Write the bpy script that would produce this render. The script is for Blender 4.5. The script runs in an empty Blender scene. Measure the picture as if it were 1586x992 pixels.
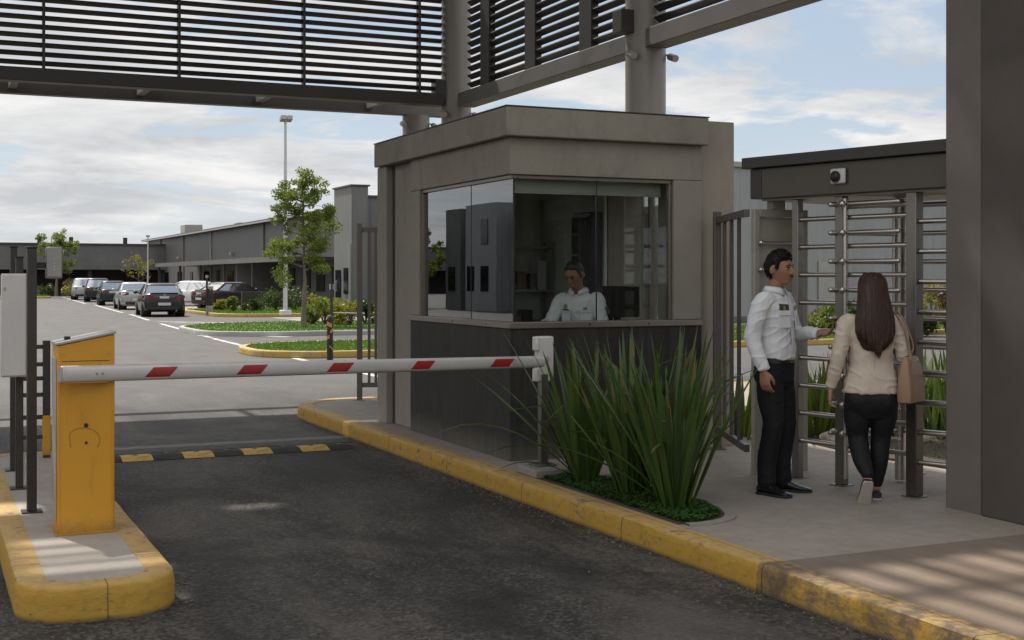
import bpy, bmesh, math, random
import numpy as np
from mathutils import Vector, Matrix, Euler, noise

R = math.radians
random.seed(7)
S = bpy.context.scene
COL = S.collection
CH, F = 1.72, 2000.0                      # camera height, focal length in photo pixels
YAW = R(24.5)
CY, SY = math.cos(YAW), math.sin(YAW)

def at(px, d):
    "pixel column + distance in front of the viewpoint -> ground point (x across the road, y along it)"
    X = (px - 793) / F * d
    return (CY * X + SY * d, -SY * X + CY * d)

def gp(px, py, z=0.0):
    d = (CH - z) * F / (py - 430)
    return at(px, d)

# ------------------------------------------------------------------ mesh builder
class MB:
    def __init__(s):
        s.v = []; s.f = []; s.m = []; s.cur = 0
    def add(s, vs, fs):
        o = len(s.v)
        s.v.extend([tuple(p) for p in vs])
        for f in fs:
            s.f.append([i + o for i in f]); s.m.append(s.cur)
        return s
    def box(s, x0, x1, y0, y1, z0, z1):
        v = [(x0,y0,z0),(x1,y0,z0),(x1,y1,z0),(x0,y1,z0),(x0,y0,z1),(x1,y0,z1),(x1,y1,z1),(x0,y1,z1)]
        return s.add(v, [(3,2,1,0),(4,5,6,7),(0,1,5,4),(1,2,6,5),(2,3,7,6),(3,0,4,7)])
    def obox(s, c, ax, ay, az):
        c, ax, ay, az = Vector(c), Vector(ax), Vector(ay), Vector(az)
        v = [c-ax-ay-az, c+ax-ay-az, c+ax+ay-az, c-ax+ay-az, c-ax-ay+az, c+ax-ay+az, c+ax+ay+az, c-ax+ay+az]
        return s.add(v, [(3,2,1,0),(4,5,6,7),(0,1,5,4),(1,2,6,5),(2,3,7,6),(3,0,4,7)])
    def bar(s, p, q, w, h, up=(0,0,1)):
        "rectangular bar from p to q"
        p, q = Vector(p), Vector(q); d = (q-p); L = d.length; d.normalize()
        side = d.cross(Vector(up)).normalized(); u = side.cross(d)
        return s.obox((p+q)/2, d*L/2, side*w/2, u*h/2)
    def rings(s, rr, cap=True, closed=True):
        n = len(rr[0]); vs = [p for r in rr for p in r]; fs = []
        for i in range(len(rr)-1):
            for j in range(n if closed else n-1):
                k = (j+1) % n
                fs.append((i*n+j, i*n+k, (i+1)*n+k, (i+1)*n+j))
        if cap:
            fs.append(tuple(range(n-1, -1, -1))); fs.append(tuple(range((len(rr)-1)*n, len(rr)*n)))
        return s.add(vs, fs)
    def tube(s, pts, rad, n=10, cap=True, flat=1.0, up=None, round_ends=False):
        pts = [Vector(p) for p in pts]; k = len(pts)
        if not hasattr(rad, '__len__'): rad = [rad]*k
        rad = list(rad)
        if round_ends:
            d0 = (pts[0]-pts[1]).normalized(); d1 = (pts[-1]-pts[-2]).normalized()
            pts = [pts[0]+d0*rad[0]*.85, pts[0]+d0*rad[0]*.5] + pts + [pts[-1]+d1*rad[-1]*.5, pts[-1]+d1*rad[-1]*.85]
            rad = [rad[0]*.45, rad[0]*.85] + rad + [rad[-1]*.85, rad[-1]*.45]; k += 4
        ts = []
        for i in range(k):
            a = pts[max(i-1,0)]; b = pts[min(i+1,k-1)]; t = b-a
            ts.append(t.normalized() if t.length > 1e-9 else Vector((0,0,1)))
        u = Vector(up) if up else (Vector((1,0,0)) if abs(ts[0].x) < .9 else Vector((0,1,0)))
        rr = []
        for i in range(k):
            t = ts[i]; u = (u - t*u.dot(t))
            if u.length < 1e-6: u = t.orthogonal()
            u.normalize(); w = t.cross(u)
            rr.append([pts[i] + u*(rad[i]*math.cos(2*math.pi*j/n)) + w*(rad[i]*flat*math.sin(2*math.pi*j/n)) for j in range(n)])
        return s.rings(rr, cap)
    def prism(s, poly, z0, z1):
        n = len(poly)
        v = [(x,y,z0) for x,y in poly] + [(x,y,z1) for x,y in poly]
        fs = [tuple(range(n-1,-1,-1)), tuple(range(n,2*n))]
        fs += [(i,(i+1)%n,n+(i+1)%n,n+i) for i in range(n)]
        return s.add(v, fs)
    def sheet(s, poly, z):
        return s.add([(x,y,z) for x,y in poly], [tuple(range(len(poly)))])
    def ell(s, c, rx, ry, rz, n=14, m=9, M=None):
        rr = []
        for i in range(1, m):
            a = math.pi*i/m - math.pi/2
            rr.append([Vector((rx*math.cos(a)*math.cos(2*math.pi*j/n), ry*math.cos(a)*math.sin(2*math.pi*j/n), rz*math.sin(a))) for j in range(n)])
        c = Vector(c)
        rr = [[(M @ p if M else p) + c for p in r] for r in rr]
        return s.rings(rr)
    def xf(s, M):
        s.v = [tuple(M @ Vector(p)) for p in s.v]; return s
    def shift(s, d):
        s.v = [(p[0]+d[0], p[1]+d[1], p[2]+d[2]) for p in s.v]; return s
    def mesh(s, name='m'):
        me = bpy.data.meshes.new(name)
        me.from_pydata(s.v, [], s.f); me.update()
        return me
    def build(s, name, mats, parent=None, smooth=None, bevel=0, world=False, seg=2):
        if world and parent is not None:
            s.shift((-parent.location.x, -parent.location.y, -parent.location.z))
        me = s.mesh(name)
        mats = mats if isinstance(mats, (list, tuple)) else [mats]
        for m in mats: me.materials.append(m)
        if len(mats) > 1:
            me.polygons.foreach_set('material_index', s.m)
        return link(name, me, parent, smooth, bevel, seg)

def link(name, me, parent=None, smooth=None, bevel=0, seg=2):
    o = bpy.data.objects.new(name, me); COL.objects.link(o)
    if smooth is not None:
        me.polygons.foreach_set('use_smooth', [True]*len(me.polygons))
        if smooth < 180: me.set_sharp_from_angle(angle=R(smooth))
    if bevel:
        b = o.modifiers.new('bevel', 'BEVEL'); b.width = bevel; b.segments = seg; b.limit_method = 'ANGLE'; b.angle_limit = R(40)
        b.harden_normals = False
        me.polygons.foreach_set('use_smooth', [True]*len(me.polygons)); me.set_sharp_from_angle(angle=R(50))
    if parent: o.parent = parent
    return o

def tag(o, label=None, cat=None, group=None, kind=None):
    if label: o['label'] = label
    if cat: o['category'] = cat
    if group: o['group'] = group
    if kind: o['kind'] = kind
    return o

def empty(name, loc, label, cat, group=None, rz=0):
    o = bpy.data.objects.new(name, None); COL.objects.link(o)
    o.location = loc; o.rotation_euler = (0,0,rz); o.empty_display_size = .1
    return tag(o, label, cat, group)

def copy_tree(o, parent=None):
    c = o.copy(); COL.objects.link(c)
    if parent: c.parent = parent
    for ch in [k for k in COL.objects if k.parent == o]: copy_tree(ch, c)
    return c

def remesh(mb, voxel, smooth=2, name='m'):
    "one continuous surface out of overlapping closed shapes"
    me = mb.mesh(); o = bpy.data.objects.new('tmp', me); COL.objects.link(o)
    r = o.modifiers.new('r', 'REMESH'); r.mode = 'VOXEL'; r.voxel_size = voxel
    if smooth:
        k = o.modifiers.new('s', 'SMOOTH'); k.factor = .5; k.iterations = smooth
    dg = bpy.context.evaluated_depsgraph_get()
    out = bpy.data.meshes.new_from_object(o.evaluated_get(dg))
    out.name = name
    bpy.data.objects.remove(o); bpy.data.meshes.remove(me)
    return out

V3 = lambda *a: Vector(a)
def wrinkle(me, amp, sx=9, sz=9, seed=0, ridge=0):
    n = [0.0]*(3*len(me.vertices)); me.vertices.foreach_get('normal', n)
    for i, v in enumerate(me.vertices):
        p = v.co
        q = Vector((p.x*sx+seed, p.y*sx, p.z*sz + p.x*4))
        d = amp*(noise.noise(q) + .5*noise.noise(q*2.3))
        if ridge:                                        # drapery folds: narrow crests, slanting
            w_ = V3(p.x*7+p.z*5+seed*3, p.y*7-p.z*4, p.z*11); d += ridge*((1-abs(noise.noise(w_))*2.4)**3 if abs(noise.noise(w_)) < .41 else 0)
        v.co = p + Vector(n[3*i:3*i+3])*d
    me.update()

def cr(pts, k=4):
    "Catmull-Rom through tuples of any length"
    P = [np.array(p, float) for p in pts]; P = [2*P[0]-P[1]] + P + [2*P[-1]-P[-2]]
    out = []
    for i in range(1, len(P)-2):
        for j in range(k):
            t = j/k; a,b,c,d = P[i-1],P[i],P[i+1],P[i+2]
            out.append(.5*((2*b)+(-a+c)*t+(2*a-5*b+4*c-d)*t*t+(-a+3*b-3*c+d)*t**3))
    out.append(P[-2]); return [tuple(q) for q in out]

# ------------------------------------------------------------------ materials
class NT:
    def __init__(s, name):
        s.mat = bpy.data.materials.new(name); s.mat.use_nodes = True
        s.t = s.mat.node_tree; s.t.nodes.clear()
        s.out = s.n('ShaderNodeOutputMaterial')
    def n(s, typ, **kw):
        k = s.t.nodes.new(typ)
        for a, b in kw.items(): setattr(k, a, b)
        return k
    def l(s, a, b): s.t.links.new(a, b)
    def coord(s, kind='Object', scale=(1,1,1), rot=(0,0,0)):
        if kind == 'World':
            c = s.n('ShaderNodeNewGeometry').outputs['Position']
        else:
            c = s.n('ShaderNodeTexCoord').outputs[kind]
        m = s.n('ShaderNodeMapping'); m.inputs['Scale'].default_value = scale; m.inputs['Rotation'].default_value = rot
        s.l(c, m.inputs['Vector']); return m.outputs['Vector']
    def noise(s, vec, scale, detail=4, rough=.6, dist=0):
        k = s.n('ShaderNodeTexNoise'); k.inputs['Scale'].default_value = scale; k.inputs['Detail'].default_value = detail
        k.inputs['Roughness'].default_value = rough; k.inputs['Distortion'].default_value = dist
        if vec: s.l(vec, k.inputs['Vector'])
        return k.outputs['Fac']
    def ramp(s, fac, stops):
        k = s.n('ShaderNodeValToRGB'); e = k.color_ramp.elements
        while len(e) < len(stops): e.new(.5)
        for i, (p, c) in enumerate(stops):
            e[i].position = p; e[i].color = tuple(c)[:3] + (1,) if hasattr(c, '__len__') else (c,c,c,1)
        s.l(fac, k.inputs['Fac']); return k.outputs['Color']
    def mix(s, fac, a, b, mode='MIX'):
        k = s.n('ShaderNodeMix', data_type='RGBA', blend_type=mode)
        for sock, val in ((k.inputs['Factor'], fac), (k.inputs[6], a), (k.inputs[7], b)):
            if hasattr(val, 'is_linked') or hasattr(val, 'node'): s.l(val, sock)
            elif hasattr(val, '__len__'): sock.default_value = tuple(val)[:3] + (1,)
            else: sock.default_value = val
        return k.outputs[2]
    def math(s, op, a, b=0.0):
        k = s.n('ShaderNodeMath', operation=op)
        for sock, val in ((k.inputs[0], a), (k.inputs[1], b)):
            if hasattr(val, 'node'): s.l(val, sock)
            else: sock.default_value = val
        return k.outputs[0]
    def bump(s, h, strength=.3, dist=.01, prev=None):
        k = s.n('ShaderNodeBump'); k.inputs['Strength'].default_value = strength; k.inputs['Distance'].default_value = dist
        s.l(h, k.inputs['Height'])
        if prev: s.l(prev, k.inputs['Normal'])
        return k.outputs['Normal']
    def bsdf(s, color, rough=.6, metal=0, normal=None, spec=.5, **kw):
        b = s.n('ShaderNodeBsdfPrincipled')
        for nm, val in (('Base Color', color), ('Roughness', rough), ('Metallic', metal), ('Specular IOR Level', spec)):
            if hasattr(val, 'node'): s.l(val, b.inputs[nm])
            elif hasattr(val, '__len__'): b.inputs[nm].default_value = tuple(val)[:3] + (1,)
            else: b.inputs[nm].default_value = val
        if normal: s.l(normal, b.inputs['Normal'])
        for k, v in kw.items(): b.inputs[k].default_value = v
        s.l(b.outputs[0], s.out.inputs['Surface']); return b

def sc(c, k): return tuple(min(1, x*k) for x in c)

def mk(name, col, rough=.6, metal=0, var=.12, scale=3, fine=60, bump=.08, bd=.004, kind='Object', stain=None, stain_scale=1.2, stain_lo=.55, stain_hi=.75, spec=.5, stretch=(1,1,1), **kw):
    t = NT(name); v = t.coord(kind, stretch)
    n1 = t.noise(v, scale, 6, .65); n2 = t.noise(v, fine, 3, .6)
    c = t.mix(t.ramp(n1, [(.3, 0.0), (.7, 1.0)]), sc(col, 1-var), sc(col, 1+var))
    c = t.mix(.25, c, t.mix(n2, sc(col, .7), sc(col, 1.3)))
    if stain:
        m = t.ramp(t.noise(v, stain_scale, 8, .7, .4), [(stain_lo, 0.0), (stain_hi, 1.0)])
        c = t.mix(m, c, stain)
    rg = t.ramp(n1, [(.2, max(0, rough-.08)), (.8, min(1, rough+.08))])
    nm = t.bump(n2, bump, bd) if bump else None
    t.bsdf(c, rg, metal, nm, spec, **kw)
    return t.mat

M = {}
def asphalt():
    t = NT('asphalt'); v = t.coord('World')
    big = t.noise(v, .35, 5, .6, .3); mid = t.noise(t.coord('World', (1.6,.5,1)), .9, 8, .72, .6); fine = t.noise(v, 55, 3, .7)
    vor = t.n('ShaderNodeTexVoronoi'); vor.inputs['Scale'].default_value = 75; t.l(v, vor.inputs['Vector'])
    c = t.mix(t.ramp(mid, [(.38, 0.0), (.60, 1.0)]), (.011,.0099,.0089), (.086,.076,.066))
    c = t.mix(t.ramp(big, [(.42, 0.0), (.68, .45)]), c, (.070,.062,.054))
    blot = t.noise(t.coord('World', (1.3,.7,1)), 2.6, 7, .68, .9)
    c = t.mix(t.ramp(blot, [(.49, 0.0), (.60, .85)]), c, (.009,.0083,.0076))
    c = t.mix(t.ramp(fine, [(.4, 0.0), (.75, .55)]), c, (.15,.133,.115))
    c = t.mix(t.ramp(t.noise(v, 26, 6, .85), [(.44, 0.0), (.56, .85)]), c, (.011,.0103,.0095))
    # pale specks of exposed stone
    c = t.mix(t.ramp(vor.outputs['Color'], [(.86, 0.0), (.9, .55)]), c, (.14,.13,.12))
    # tyre-polished bands along the lane and dusty paler patches
    paleness = t.ramp(t.noise(t.coord('World', (.9,.45,1)), .8, 8, .75, .8), [(.52, 0.0), (.70, .6)])
    c = t.mix(paleness, c, (.155,.134,.112))
    ag = t.n('ShaderNodeTexVoronoi'); ag.inputs['Scale'].default_value = 46; t.l(v, ag.inputs['Vector'])
    agc = t.n('ShaderNodeSeparateXYZ'); t.l(ag.outputs['Color'], agc.inputs[0])
    c = t.mix(t.ramp(agc.outputs['X'], [(.0,.75),(.30,.0)]), c, (.008,.0075,.007))
    c = t.mix(t.ramp(agc.outputs['Y'], [(.74,.0),(.97,.5)]), c, (.15,.132,.115))
    # broad worn and dark areas, wheel tracks down the lane, oil drips
    sx_ = t.n('ShaderNodeSeparateXYZ'); t.l(v, sx_.inputs[0])
    wide = t.noise(t.coord('World', (.75,.4,1), (0,0,.5)), 1.05, 5, .62, .7)
    c = t.mix(t.ramp(wide, [(.36,.0),(.46,.0)]), c, c)
    c = t.mix(t.ramp(wide, [(.38,.75),(.50,.0)]), c, (.010,.0092,.0084))
    c = t.mix(t.ramp(wide, [(.52,.0),(.66,.5)]), c, (.125,.108,.092))
    trk = t.ramp(t.math('ABSOLUTE', t.math('SUBTRACT', t.math('ABSOLUTE', t.math('SUBTRACT', sx_.outputs['X'], 2.65)), .78)), [(.0,1.0),(.30,0.0)])
    c = t.mix(t.math('MULTIPLY', trk, t.ramp(mid, [(.35,.0),(.6,.35)])), c, (.085,.075,.066))
    ov = t.n('ShaderNodeTexVoronoi'); ov.inputs['Scale'].default_value = 3.1; t.l(v, ov.inputs['Vector'])
    oc = t.n('ShaderNodeSeparateXYZ'); t.l(ov.outputs['Color'], oc.inputs[0])
    drip = t.math('MULTIPLY', t.ramp(t.math('ADD', ov.outputs['Distance'], t.math('MULTIPLY', fine, .08)), [(.07,1.0),(.13,0.0)]), t.ramp(oc.outputs['X'], [(.72,0.0),(.76,.8)]))
    c = t.mix(t.math('MULTIPLY', drip, t.ramp(t.math('ABSOLUTE', t.math('SUBTRACT', sx_.outputs['X'], 2.65)), [(.5,1.0),(1.1,.15)])), c, (.008,.0075,.007))
    # hairline cracks, far between
    cv = t.n('ShaderNodeTexVoronoi', feature='DISTANCE_TO_EDGE'); cv.inputs['Scale'].default_value = .23
    wn = t.n('ShaderNodeTexNoise'); wn.inputs['Scale'].default_value = 1.3; wn.inputs['Detail'].default_value = 6; t.l(v, wn.inputs['Vector'])
    wv = t.n('ShaderNodeVectorMath', operation='ADD'); t.l(v, wv.inputs[0]); t.l(wn.outputs['Color'], wv.inputs[1]); t.l(wv.outputs[0], cv.inputs['Vector'])
    c = t.mix(t.math('MULTIPLY', t.ramp(cv.outputs['Distance'], [(.0, 1.0), (.0016, 0.0)]), .7), c, (.012,.012,.012))
    # beyond the canopy's shade the road is painted paler, as in sun
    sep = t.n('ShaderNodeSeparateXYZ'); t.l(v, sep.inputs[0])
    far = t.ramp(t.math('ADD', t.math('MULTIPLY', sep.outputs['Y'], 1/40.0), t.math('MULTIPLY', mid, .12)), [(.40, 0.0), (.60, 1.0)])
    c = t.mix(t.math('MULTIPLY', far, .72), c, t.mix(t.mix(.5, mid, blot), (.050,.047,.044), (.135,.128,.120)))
    rg = t.ramp(mid, [(.3, .62), (.7, .86)])
    nm = t.bump(t.mix(.5, fine, ag.outputs['Distance']), 1.0, .014)
    t.bsdf(c, rg, 0, nm, .4); return t.mat
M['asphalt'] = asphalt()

def kerb_paint(name, wear_lo, wear_hi, yel=(.48,.285,.045), under=(.20,.175,.15), paleness=.7):
    t = NT(name); v = t.coord('World')
    n = t.noise(v, 4.5, 9, .74, .5); n2 = t.noise(t.coord('World', (1,1,2.5)), 16, 5, .7); n4 = t.noise(v, 1.3, 6, .7)
    y = t.mix(n4, sc(yel,.80), sc(yel,1.15))
    g = t.n('ShaderNodeNewGeometry'); sn = t.n('ShaderNodeSeparateXYZ'); t.l(g.outputs['Normal'], sn.inputs[0])
    # upward faces are paler, unevenly
    upf = t.math('MULTIPLY', t.ramp(sn.outputs['Z'], [(.55,0.0),(.9,1.0)]), t.ramp(n, [(.3,.35),(.65,1.0)]))
    y = t.mix(t.math('MULTIPLY', upf, paleness), y, (.46,.335,.19))
    y = t.mix(t.ramp(n2, [(.46,0.0),(.75,.6)]), y, sc(yel,.5))
    m = t.ramp(t.mix(.4, n, n2), [(wear_lo, 0.0), (wear_hi, 1.0)])
    c = t.mix(m, y, t.mix(n2, sc(under,.3), sc(under,1.0)))
    sep = t.n('ShaderNodeSeparateXYZ'); t.l(v, sep.inputs[0])
    dirt = t.ramp(t.math('ADD', sep.outputs['Z'], t.math('MULTIPLY', n2, .05)), [(.022, .9), (.055, 0.0)])
    c = t.mix(dirt, c, (.05,.041,.032))
    for ax, off in (('Y', .37), ('X', .02)):
        j = t.math('FRACT', t.math('DIVIDE', t.math('ADD', sep.outputs[ax], off), 1.55 if ax == 'Y' else .86))
        k = t.ramp(j, [(.0, .9), (.005, .9), (.008, 0.0)])
        if ax == 'X': k = t.math('MULTIPLY', k, t.ramp(sn.outputs['Y'], [(.0,0.0),(.02,0.0)])) if False else t.math('MULTIPLY', k, t.ramp(t.math('ABSOLUTE', sn.outputs['X']), [(.3,1.0),(.5,0.0)]))
        c = t.mix(k, c, (.045,.038,.03))
    t.bsdf(c, .66, 0, t.bump(t.mix(.5, n2, t.noise(v, 60, 4, .7)), .6, .008), .35); return t.mat
M['kerb'] = kerb_paint('yellow_kerb_paint', .56, .60)
M['kerb_worn'] = kerb_paint('worn_yellow_kerb_paint', .40, .58, under=(.21,.15,.10), paleness=.9)
M['kerb_far'] = kerb_paint('faded_yellow_kerb_paint', .50, .64, yel=(.52,.33,.07), under=(.34,.31,.28))
M['kerb_grey'] = mk('grey_kerb_concrete', (.34,.33,.315), .8, var=.18, kind='World')

def concrete(name, col, lo, hi, joints=None):
    t = NT(name); v = t.coord('World')
    n = t.noise(v, .9, 8, .68, .4); n2 = t.noise(v, 9, 6, .7); n3 = t.noise(v, 90, 3, .6)
    c = t.mix(t.ramp(n, [(.3,0.0),(.7,1.0)]), sc(col,lo), sc(col,hi))
    c = t.mix(t.ramp(n2, [(.35,.0),(.75,.45)]), c, sc(col,.62))
    c = t.mix(t.math('MULTIPLY', n3, .35), c, sc(col,1.25))
    c = t.mix(t.ramp(t.noise(v, 2.3, 9, .75, 1.2), [(.58,0.0),(.75,.5)]), c, sc(col,.5))
    t.bsdf(c, t.ramp(n2, [(.3,.62),(.7,.85)]), 0, t.bump(t.mix(.6, n2, n3), .25, .006), .4); return t.mat
M['paving'] = concrete('pavement_concrete', (.30,.262,.222), .82, 1.16)
M['island_top'] = concrete('island_concrete', (.36,.322,.28), .82, 1.15)

def stamped():
    t = NT('stamped_plank_concrete'); v = t.coord('World')
    sep = t.n('ShaderNodeSeparateXYZ'); t.l(v, sep.inputs[0])
    row = t.math('FLOOR', t.math('DIVIDE', sep.outputs['X'], .19))
    wn = t.n('ShaderNodeTexWhiteNoise', noise_dimensions='1D'); t.l(row, wn.inputs['W'])
    fr = t.math('FRACT', t.math('DIVIDE', sep.outputs['X'], .19))
    grain = t.noise(t.coord('World', (14,1.1,1)), 2.2, 8, .7, 1.2); n = t.noise(v, 1.4, 7, .7)
    c = t.mix(grain, (.125,.088,.062), (.26,.195,.143))
    c = t.mix(t.math('MULTIPLY', wn.outputs['Value'], .5), c, (.185,.135,.098))
    c = t.mix(t.ramp(n, [(.4,0.0),(.7,.6)]), c, (.25,.205,.163))
    groove = t.ramp(fr, [(.0,1.0),(.03,1.0),(.06,0.0)])
    c = t.mix(t.math('MULTIPLY', groove, .3), c, (.10,.08,.065))
    h = t.mix(.5, t.math('SUBTRACT', 1.0, groove), grain)
    t.bsdf(c, .68, 0, t.bump(h, .35, .008), .4); return t.mat
M['stamped'] = stamped()

def plaster(name, col, streak=.5, dark=(.10,.095,.07)):
    "painted render with rain streaks and blotches"
    t = NT(name); v = t.coord('World')
    n = t.noise(v, 1.1, 8, .68, .3); n3 = t.noise(v, 45, 4, .65)
    st = t.noise(t.coord('World', (5,5,.55)), 1.6, 7, .7)
    c = t.mix(t.ramp(n, [(.3,0.0),(.72,1.0)]), sc(col,.86), sc(col,1.13))
    c = t.mix(t.ramp(st, [(.54,0.0),(.84,streak*.6)]), c, dark)
    c = t.mix(t.ramp(t.noise(v, 3.5, 8, .75, .6), [(.50,0.0),(.74,streak*.8)]), c, sc(col,.66))
    t.bsdf(c, .78, 0, t.bump(n3, .18, .004), .3); return t.mat
M['booth_wall'] = plaster('booth_render', (.285,.257,.215), .45)
M['booth_fascia'] = plaster('booth_fascia_render', (.29,.262,.212), .9, (.14,.125,.07))
M['booth_in'] = plaster('booth_inside_paint', (.66,.68,.58), .1)
M['wing_wall'] = plaster('side_wall_render', (.315,.28,.228), .35)
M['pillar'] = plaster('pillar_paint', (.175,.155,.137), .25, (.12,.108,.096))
M['pillar_shade'] = plaster('pillar_shade_tone', (.098,.084,.074), .2, (.08,.07,.062))  # pillar colour with the front part's shade painted in
M['grey_wall'] = plaster('grey_building_paint', (.150,.146,.145), .55, (.075,.073,.073))
M['grey_wall_far'] = plaster('far_building_paint', (.155,.152,.152), .3, (.09,.089,.089))
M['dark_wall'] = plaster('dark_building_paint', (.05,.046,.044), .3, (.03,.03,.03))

def tiles():
    t = NT('dark_granite_tile'); v = t.coord('World')
    sep = t.n('ShaderNodeSeparateXYZ'); t.l(v, sep.inputs[0])
    a = t.math('ADD', sep.outputs['X'], sep.outputs['Y'])
    fr = t.math('FRACT', t.math('DIVIDE', t.math('ADD', a, .07), .60))
    n = t.noise(v, 1.3, 7, .7, .3); sp = t.noise(v, 120, 3, .7)
    st = t.noise(t.coord('World', (6,6,.6)), 1.8, 7, .7)
    c = t.mix(t.ramp(n, [(.3,0.0),(.75,1.0)]), (.016,.0155,.014), (.040,.038,.034))
    c = t.mix(t.ramp(sp, [(.55,0.0),(.7,.5)]), c, (.075,.072,.066))
    c = t.mix(t.ramp(st, [(.48,0.0),(.75,.6)]), c, (.072,.067,.057))
    sepd = t.ramp(t.math('ADD', sep.outputs['Z'], t.math('MULTIPLY', st, .35)), [(.32,.8),(.55,.0)])
    c = t.mix(sepd, c, (.135,.122,.10))
    g = t.ramp(fr, [(0.0,1.0),(.006,1.0),(.010,0.0)])
    c = t.mix(t.math('MULTIPLY', g, .7), c, (.012,.012,.012))
    t.bsdf(c, t.ramp(n, [(.3,.55),(.7,.75)]), 0, t.bump(t.math('SUBTRACT', 1.0, g), .35, .004), .25); return t.mat
M['tile'] = tiles()

def sheetmetal(name, col, pitch=.25, axis='Y', rough=.55, metal=0.0):
    t = NT(name); v = t.coord('World')
    sep = t.n('ShaderNodeSeparateXYZ'); t.l(v, sep.inputs[0])
    fr = t.math('FRACT', t.math('DIVIDE', sep.outputs[axis], pitch))
    rib = t.ramp(fr, [(.0,0.0),(.06,1.0),(.2,1.0),(.26,0.0)])
    panel = t.math('FLOOR', t.math('DIVIDE', sep.outputs[axis], pitch*4))
    wn = t.n('ShaderNodeTexWhiteNoise', noise_dimensions='1D'); t.l(panel, wn.inputs['W'])
    n = t.noise(v, .5, 7, .7); st = t.noise(t.coord('World', (3,3,.3)), 1.2, 7, .7)
    c = t.mix(n, sc(col,.82), sc(col,1.15))
    c = t.mix(t.math('MULTIPLY', wn.outputs['Value'], .35), c, sc(col,1.22))
    c = t.mix(t.ramp(st, [(.5,0.0),(.8,.5)]), c, sc(col,.62))
    t.bsdf(c, rough, metal, t.bump(rib, .6, .03), .4); return t.mat
M['shed_wall'] = sheetmetal('grey_wall_sheeting', (.125,.122,.122), .9, 'Y')
M['clad_x'] = sheetmetal('grey_profiled_cladding', (.30,.30,.31), .42, 'X')
M['clad_y'] = sheetmetal('tower_cladding', (.165,.162,.163), .5, 'Y')
M['clad_tx'] = sheetmetal('tower_front_cladding', (.150,.147,.148), .5, 'X')

M['steel_dark'] = mk('dark_bronze_steel', (.072,.064,.057), .45, .35, .18, 2, 40, .05, spec=.5, kind='World')
M['slat'] = mk('louvre_slat_paint', (.048,.043,.039), .5, .2, .2, 4, 50, .04, kind='World')
M['column'] = mk('column_paint', (.25,.228,.20), .42, .25, .12, 1.5, 40, .04, kind='World', stretch=(1,1,.35), stain=(.16,.145,.127), stain_lo=.52, stain_hi=.75)
M['beam_under'] = mk('beam_paint', (.17,.155,.14), .5, .1, .15, 2, 40, .05, kind='World', stain=(.10,.09,.075))
M['header'] = mk('turnstile_header_paint', (.088,.077,.062), .42, .3, .10, 2.5, 60, .03)
M['roof_cap'] = mk('header_cap_paint', (.052,.048,.041), .45, .3, .12, 2, 50, .03)
M['stainless'] = mk('brushed_stainless', (.54,.50,.46), .33, 1.0, .12, 3, 90, .03, .002, stretch=(1,1,6))
M['post_steel'] = mk('turnstile_post_steel', (.20,.185,.165), .34, .75, .18, 2.5, 60, .04, stain=(.12,.10,.08))
M['panel_steel'] = mk('bronze_panel_steel', (.36,.335,.28), .45, .15, .14, 2, 60, .04, stain=(.19,.17,.14))
M['gate_steel'] = mk('gate_steel_paint', (.15,.135,.12), .42, .45, .15, 3, 60, .04)
M['fence_dark'] = mk('dark_fence_paint', (.05,.045,.041), .45, .35, .2, 3, 50, .05)
M['post_dark'] = mk('dark_post_paint', (.048,.042,.037), .5, .3, .3, 4, 60, .08, stain=(.09,.08,.07), stain_scale=5)
M['black'] = mk('black_plastic', (.012,.012,.013), .45, 0, .2, 5, 80, .04)
M['rubber'] = mk('black_rubber', (.018,.0175,.017), .75, 0, .25, 6, 90, .25)
M['bump_black'] = mk('speed_hump_rubber', (.025,.024,.023), .8, 0, .3, 5, 70, .4, stain=(.07,.06,.055), stain_scale=4)
M['bump_yellow'] = mk('speed_hump_yellow', (.60,.37,.08), .7, 0, .15, 6, 60, .3, stain=(.17,.11,.05), stain_scale=7, stain_lo=.5, stain_hi=.72)
def pillar_yellow():
    t = NT('barrier_yellow_paint'); v = t.coord('Object')
    n = t.noise(v, 2.2, 6, .65); n2 = t.noise(v, 38, 4, .7)
    c = t.mix(n, (.56,.255,.016), (.66,.33,.028))
    sm = t.ramp(t.noise(t.coord('Object', (3,3,1)), 2.4, 8, .75, .9), [(.56,0.0),(.78,.65)])
    c = t.mix(sm, c, (.34,.17,.02))
    c = t.mix(t.ramp(t.noise(v, 11, 9, .8, 1.0), [(.68,0.0),(.72,.75)]), c, (.16,.085,.02))
    sep = t.n('ShaderNodeSeparateXYZ'); t.l(v, sep.inputs[0])
    c = t.mix(t.ramp(t.math('ADD', sep.outputs['Z'], t.math('MULTIPLY', n2, .12)), [(.06,.8),(.16,0.0)]), c, (.30,.15,.03))
    t.bsdf(c, .42, 0, t.bump(t.mix(.4, n2, n), .10, .006), .45); return t.mat
M['yellow'] = pillar_yellow()
M['grey_lid'] = mk('grey_lid_metal', (.36,.345,.33), .45, .2, .12, 4)
M['arm_white'] = mk('barrier_arm_paint', (.52,.495,.465), .35, .15, .07, 3, 60, .03, stain=(.32,.29,.25), stain_scale=2.5, stain_lo=.6, stain_hi=.85)
M['arm_red'] = mk('red_reflective_tape', (.30,.018,.016), .35, 0, .15, 6)
M['white_box'] = mk('white_enamel', (.60,.575,.545), .4, 0, .07, 3, 60, .03, stain=(.40,.36,.31), stain_scale=3)
M['grey_box'] = mk('grey_enamel', (.22,.205,.19), .45, 0, .1, 4)
M['brown_metal'] = mk('bronze_window_metal', (.22,.185,.155), .36, .55, .12, 4)
M['white_line'] = mk('road_line_paint', (.50,.49,.47), .7, 0, .2, 6, 40, .2, kind='World', stain=(.12,.115,.11), stain_scale=2.2, stain_lo=.48, stain_hi=.66)
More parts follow.
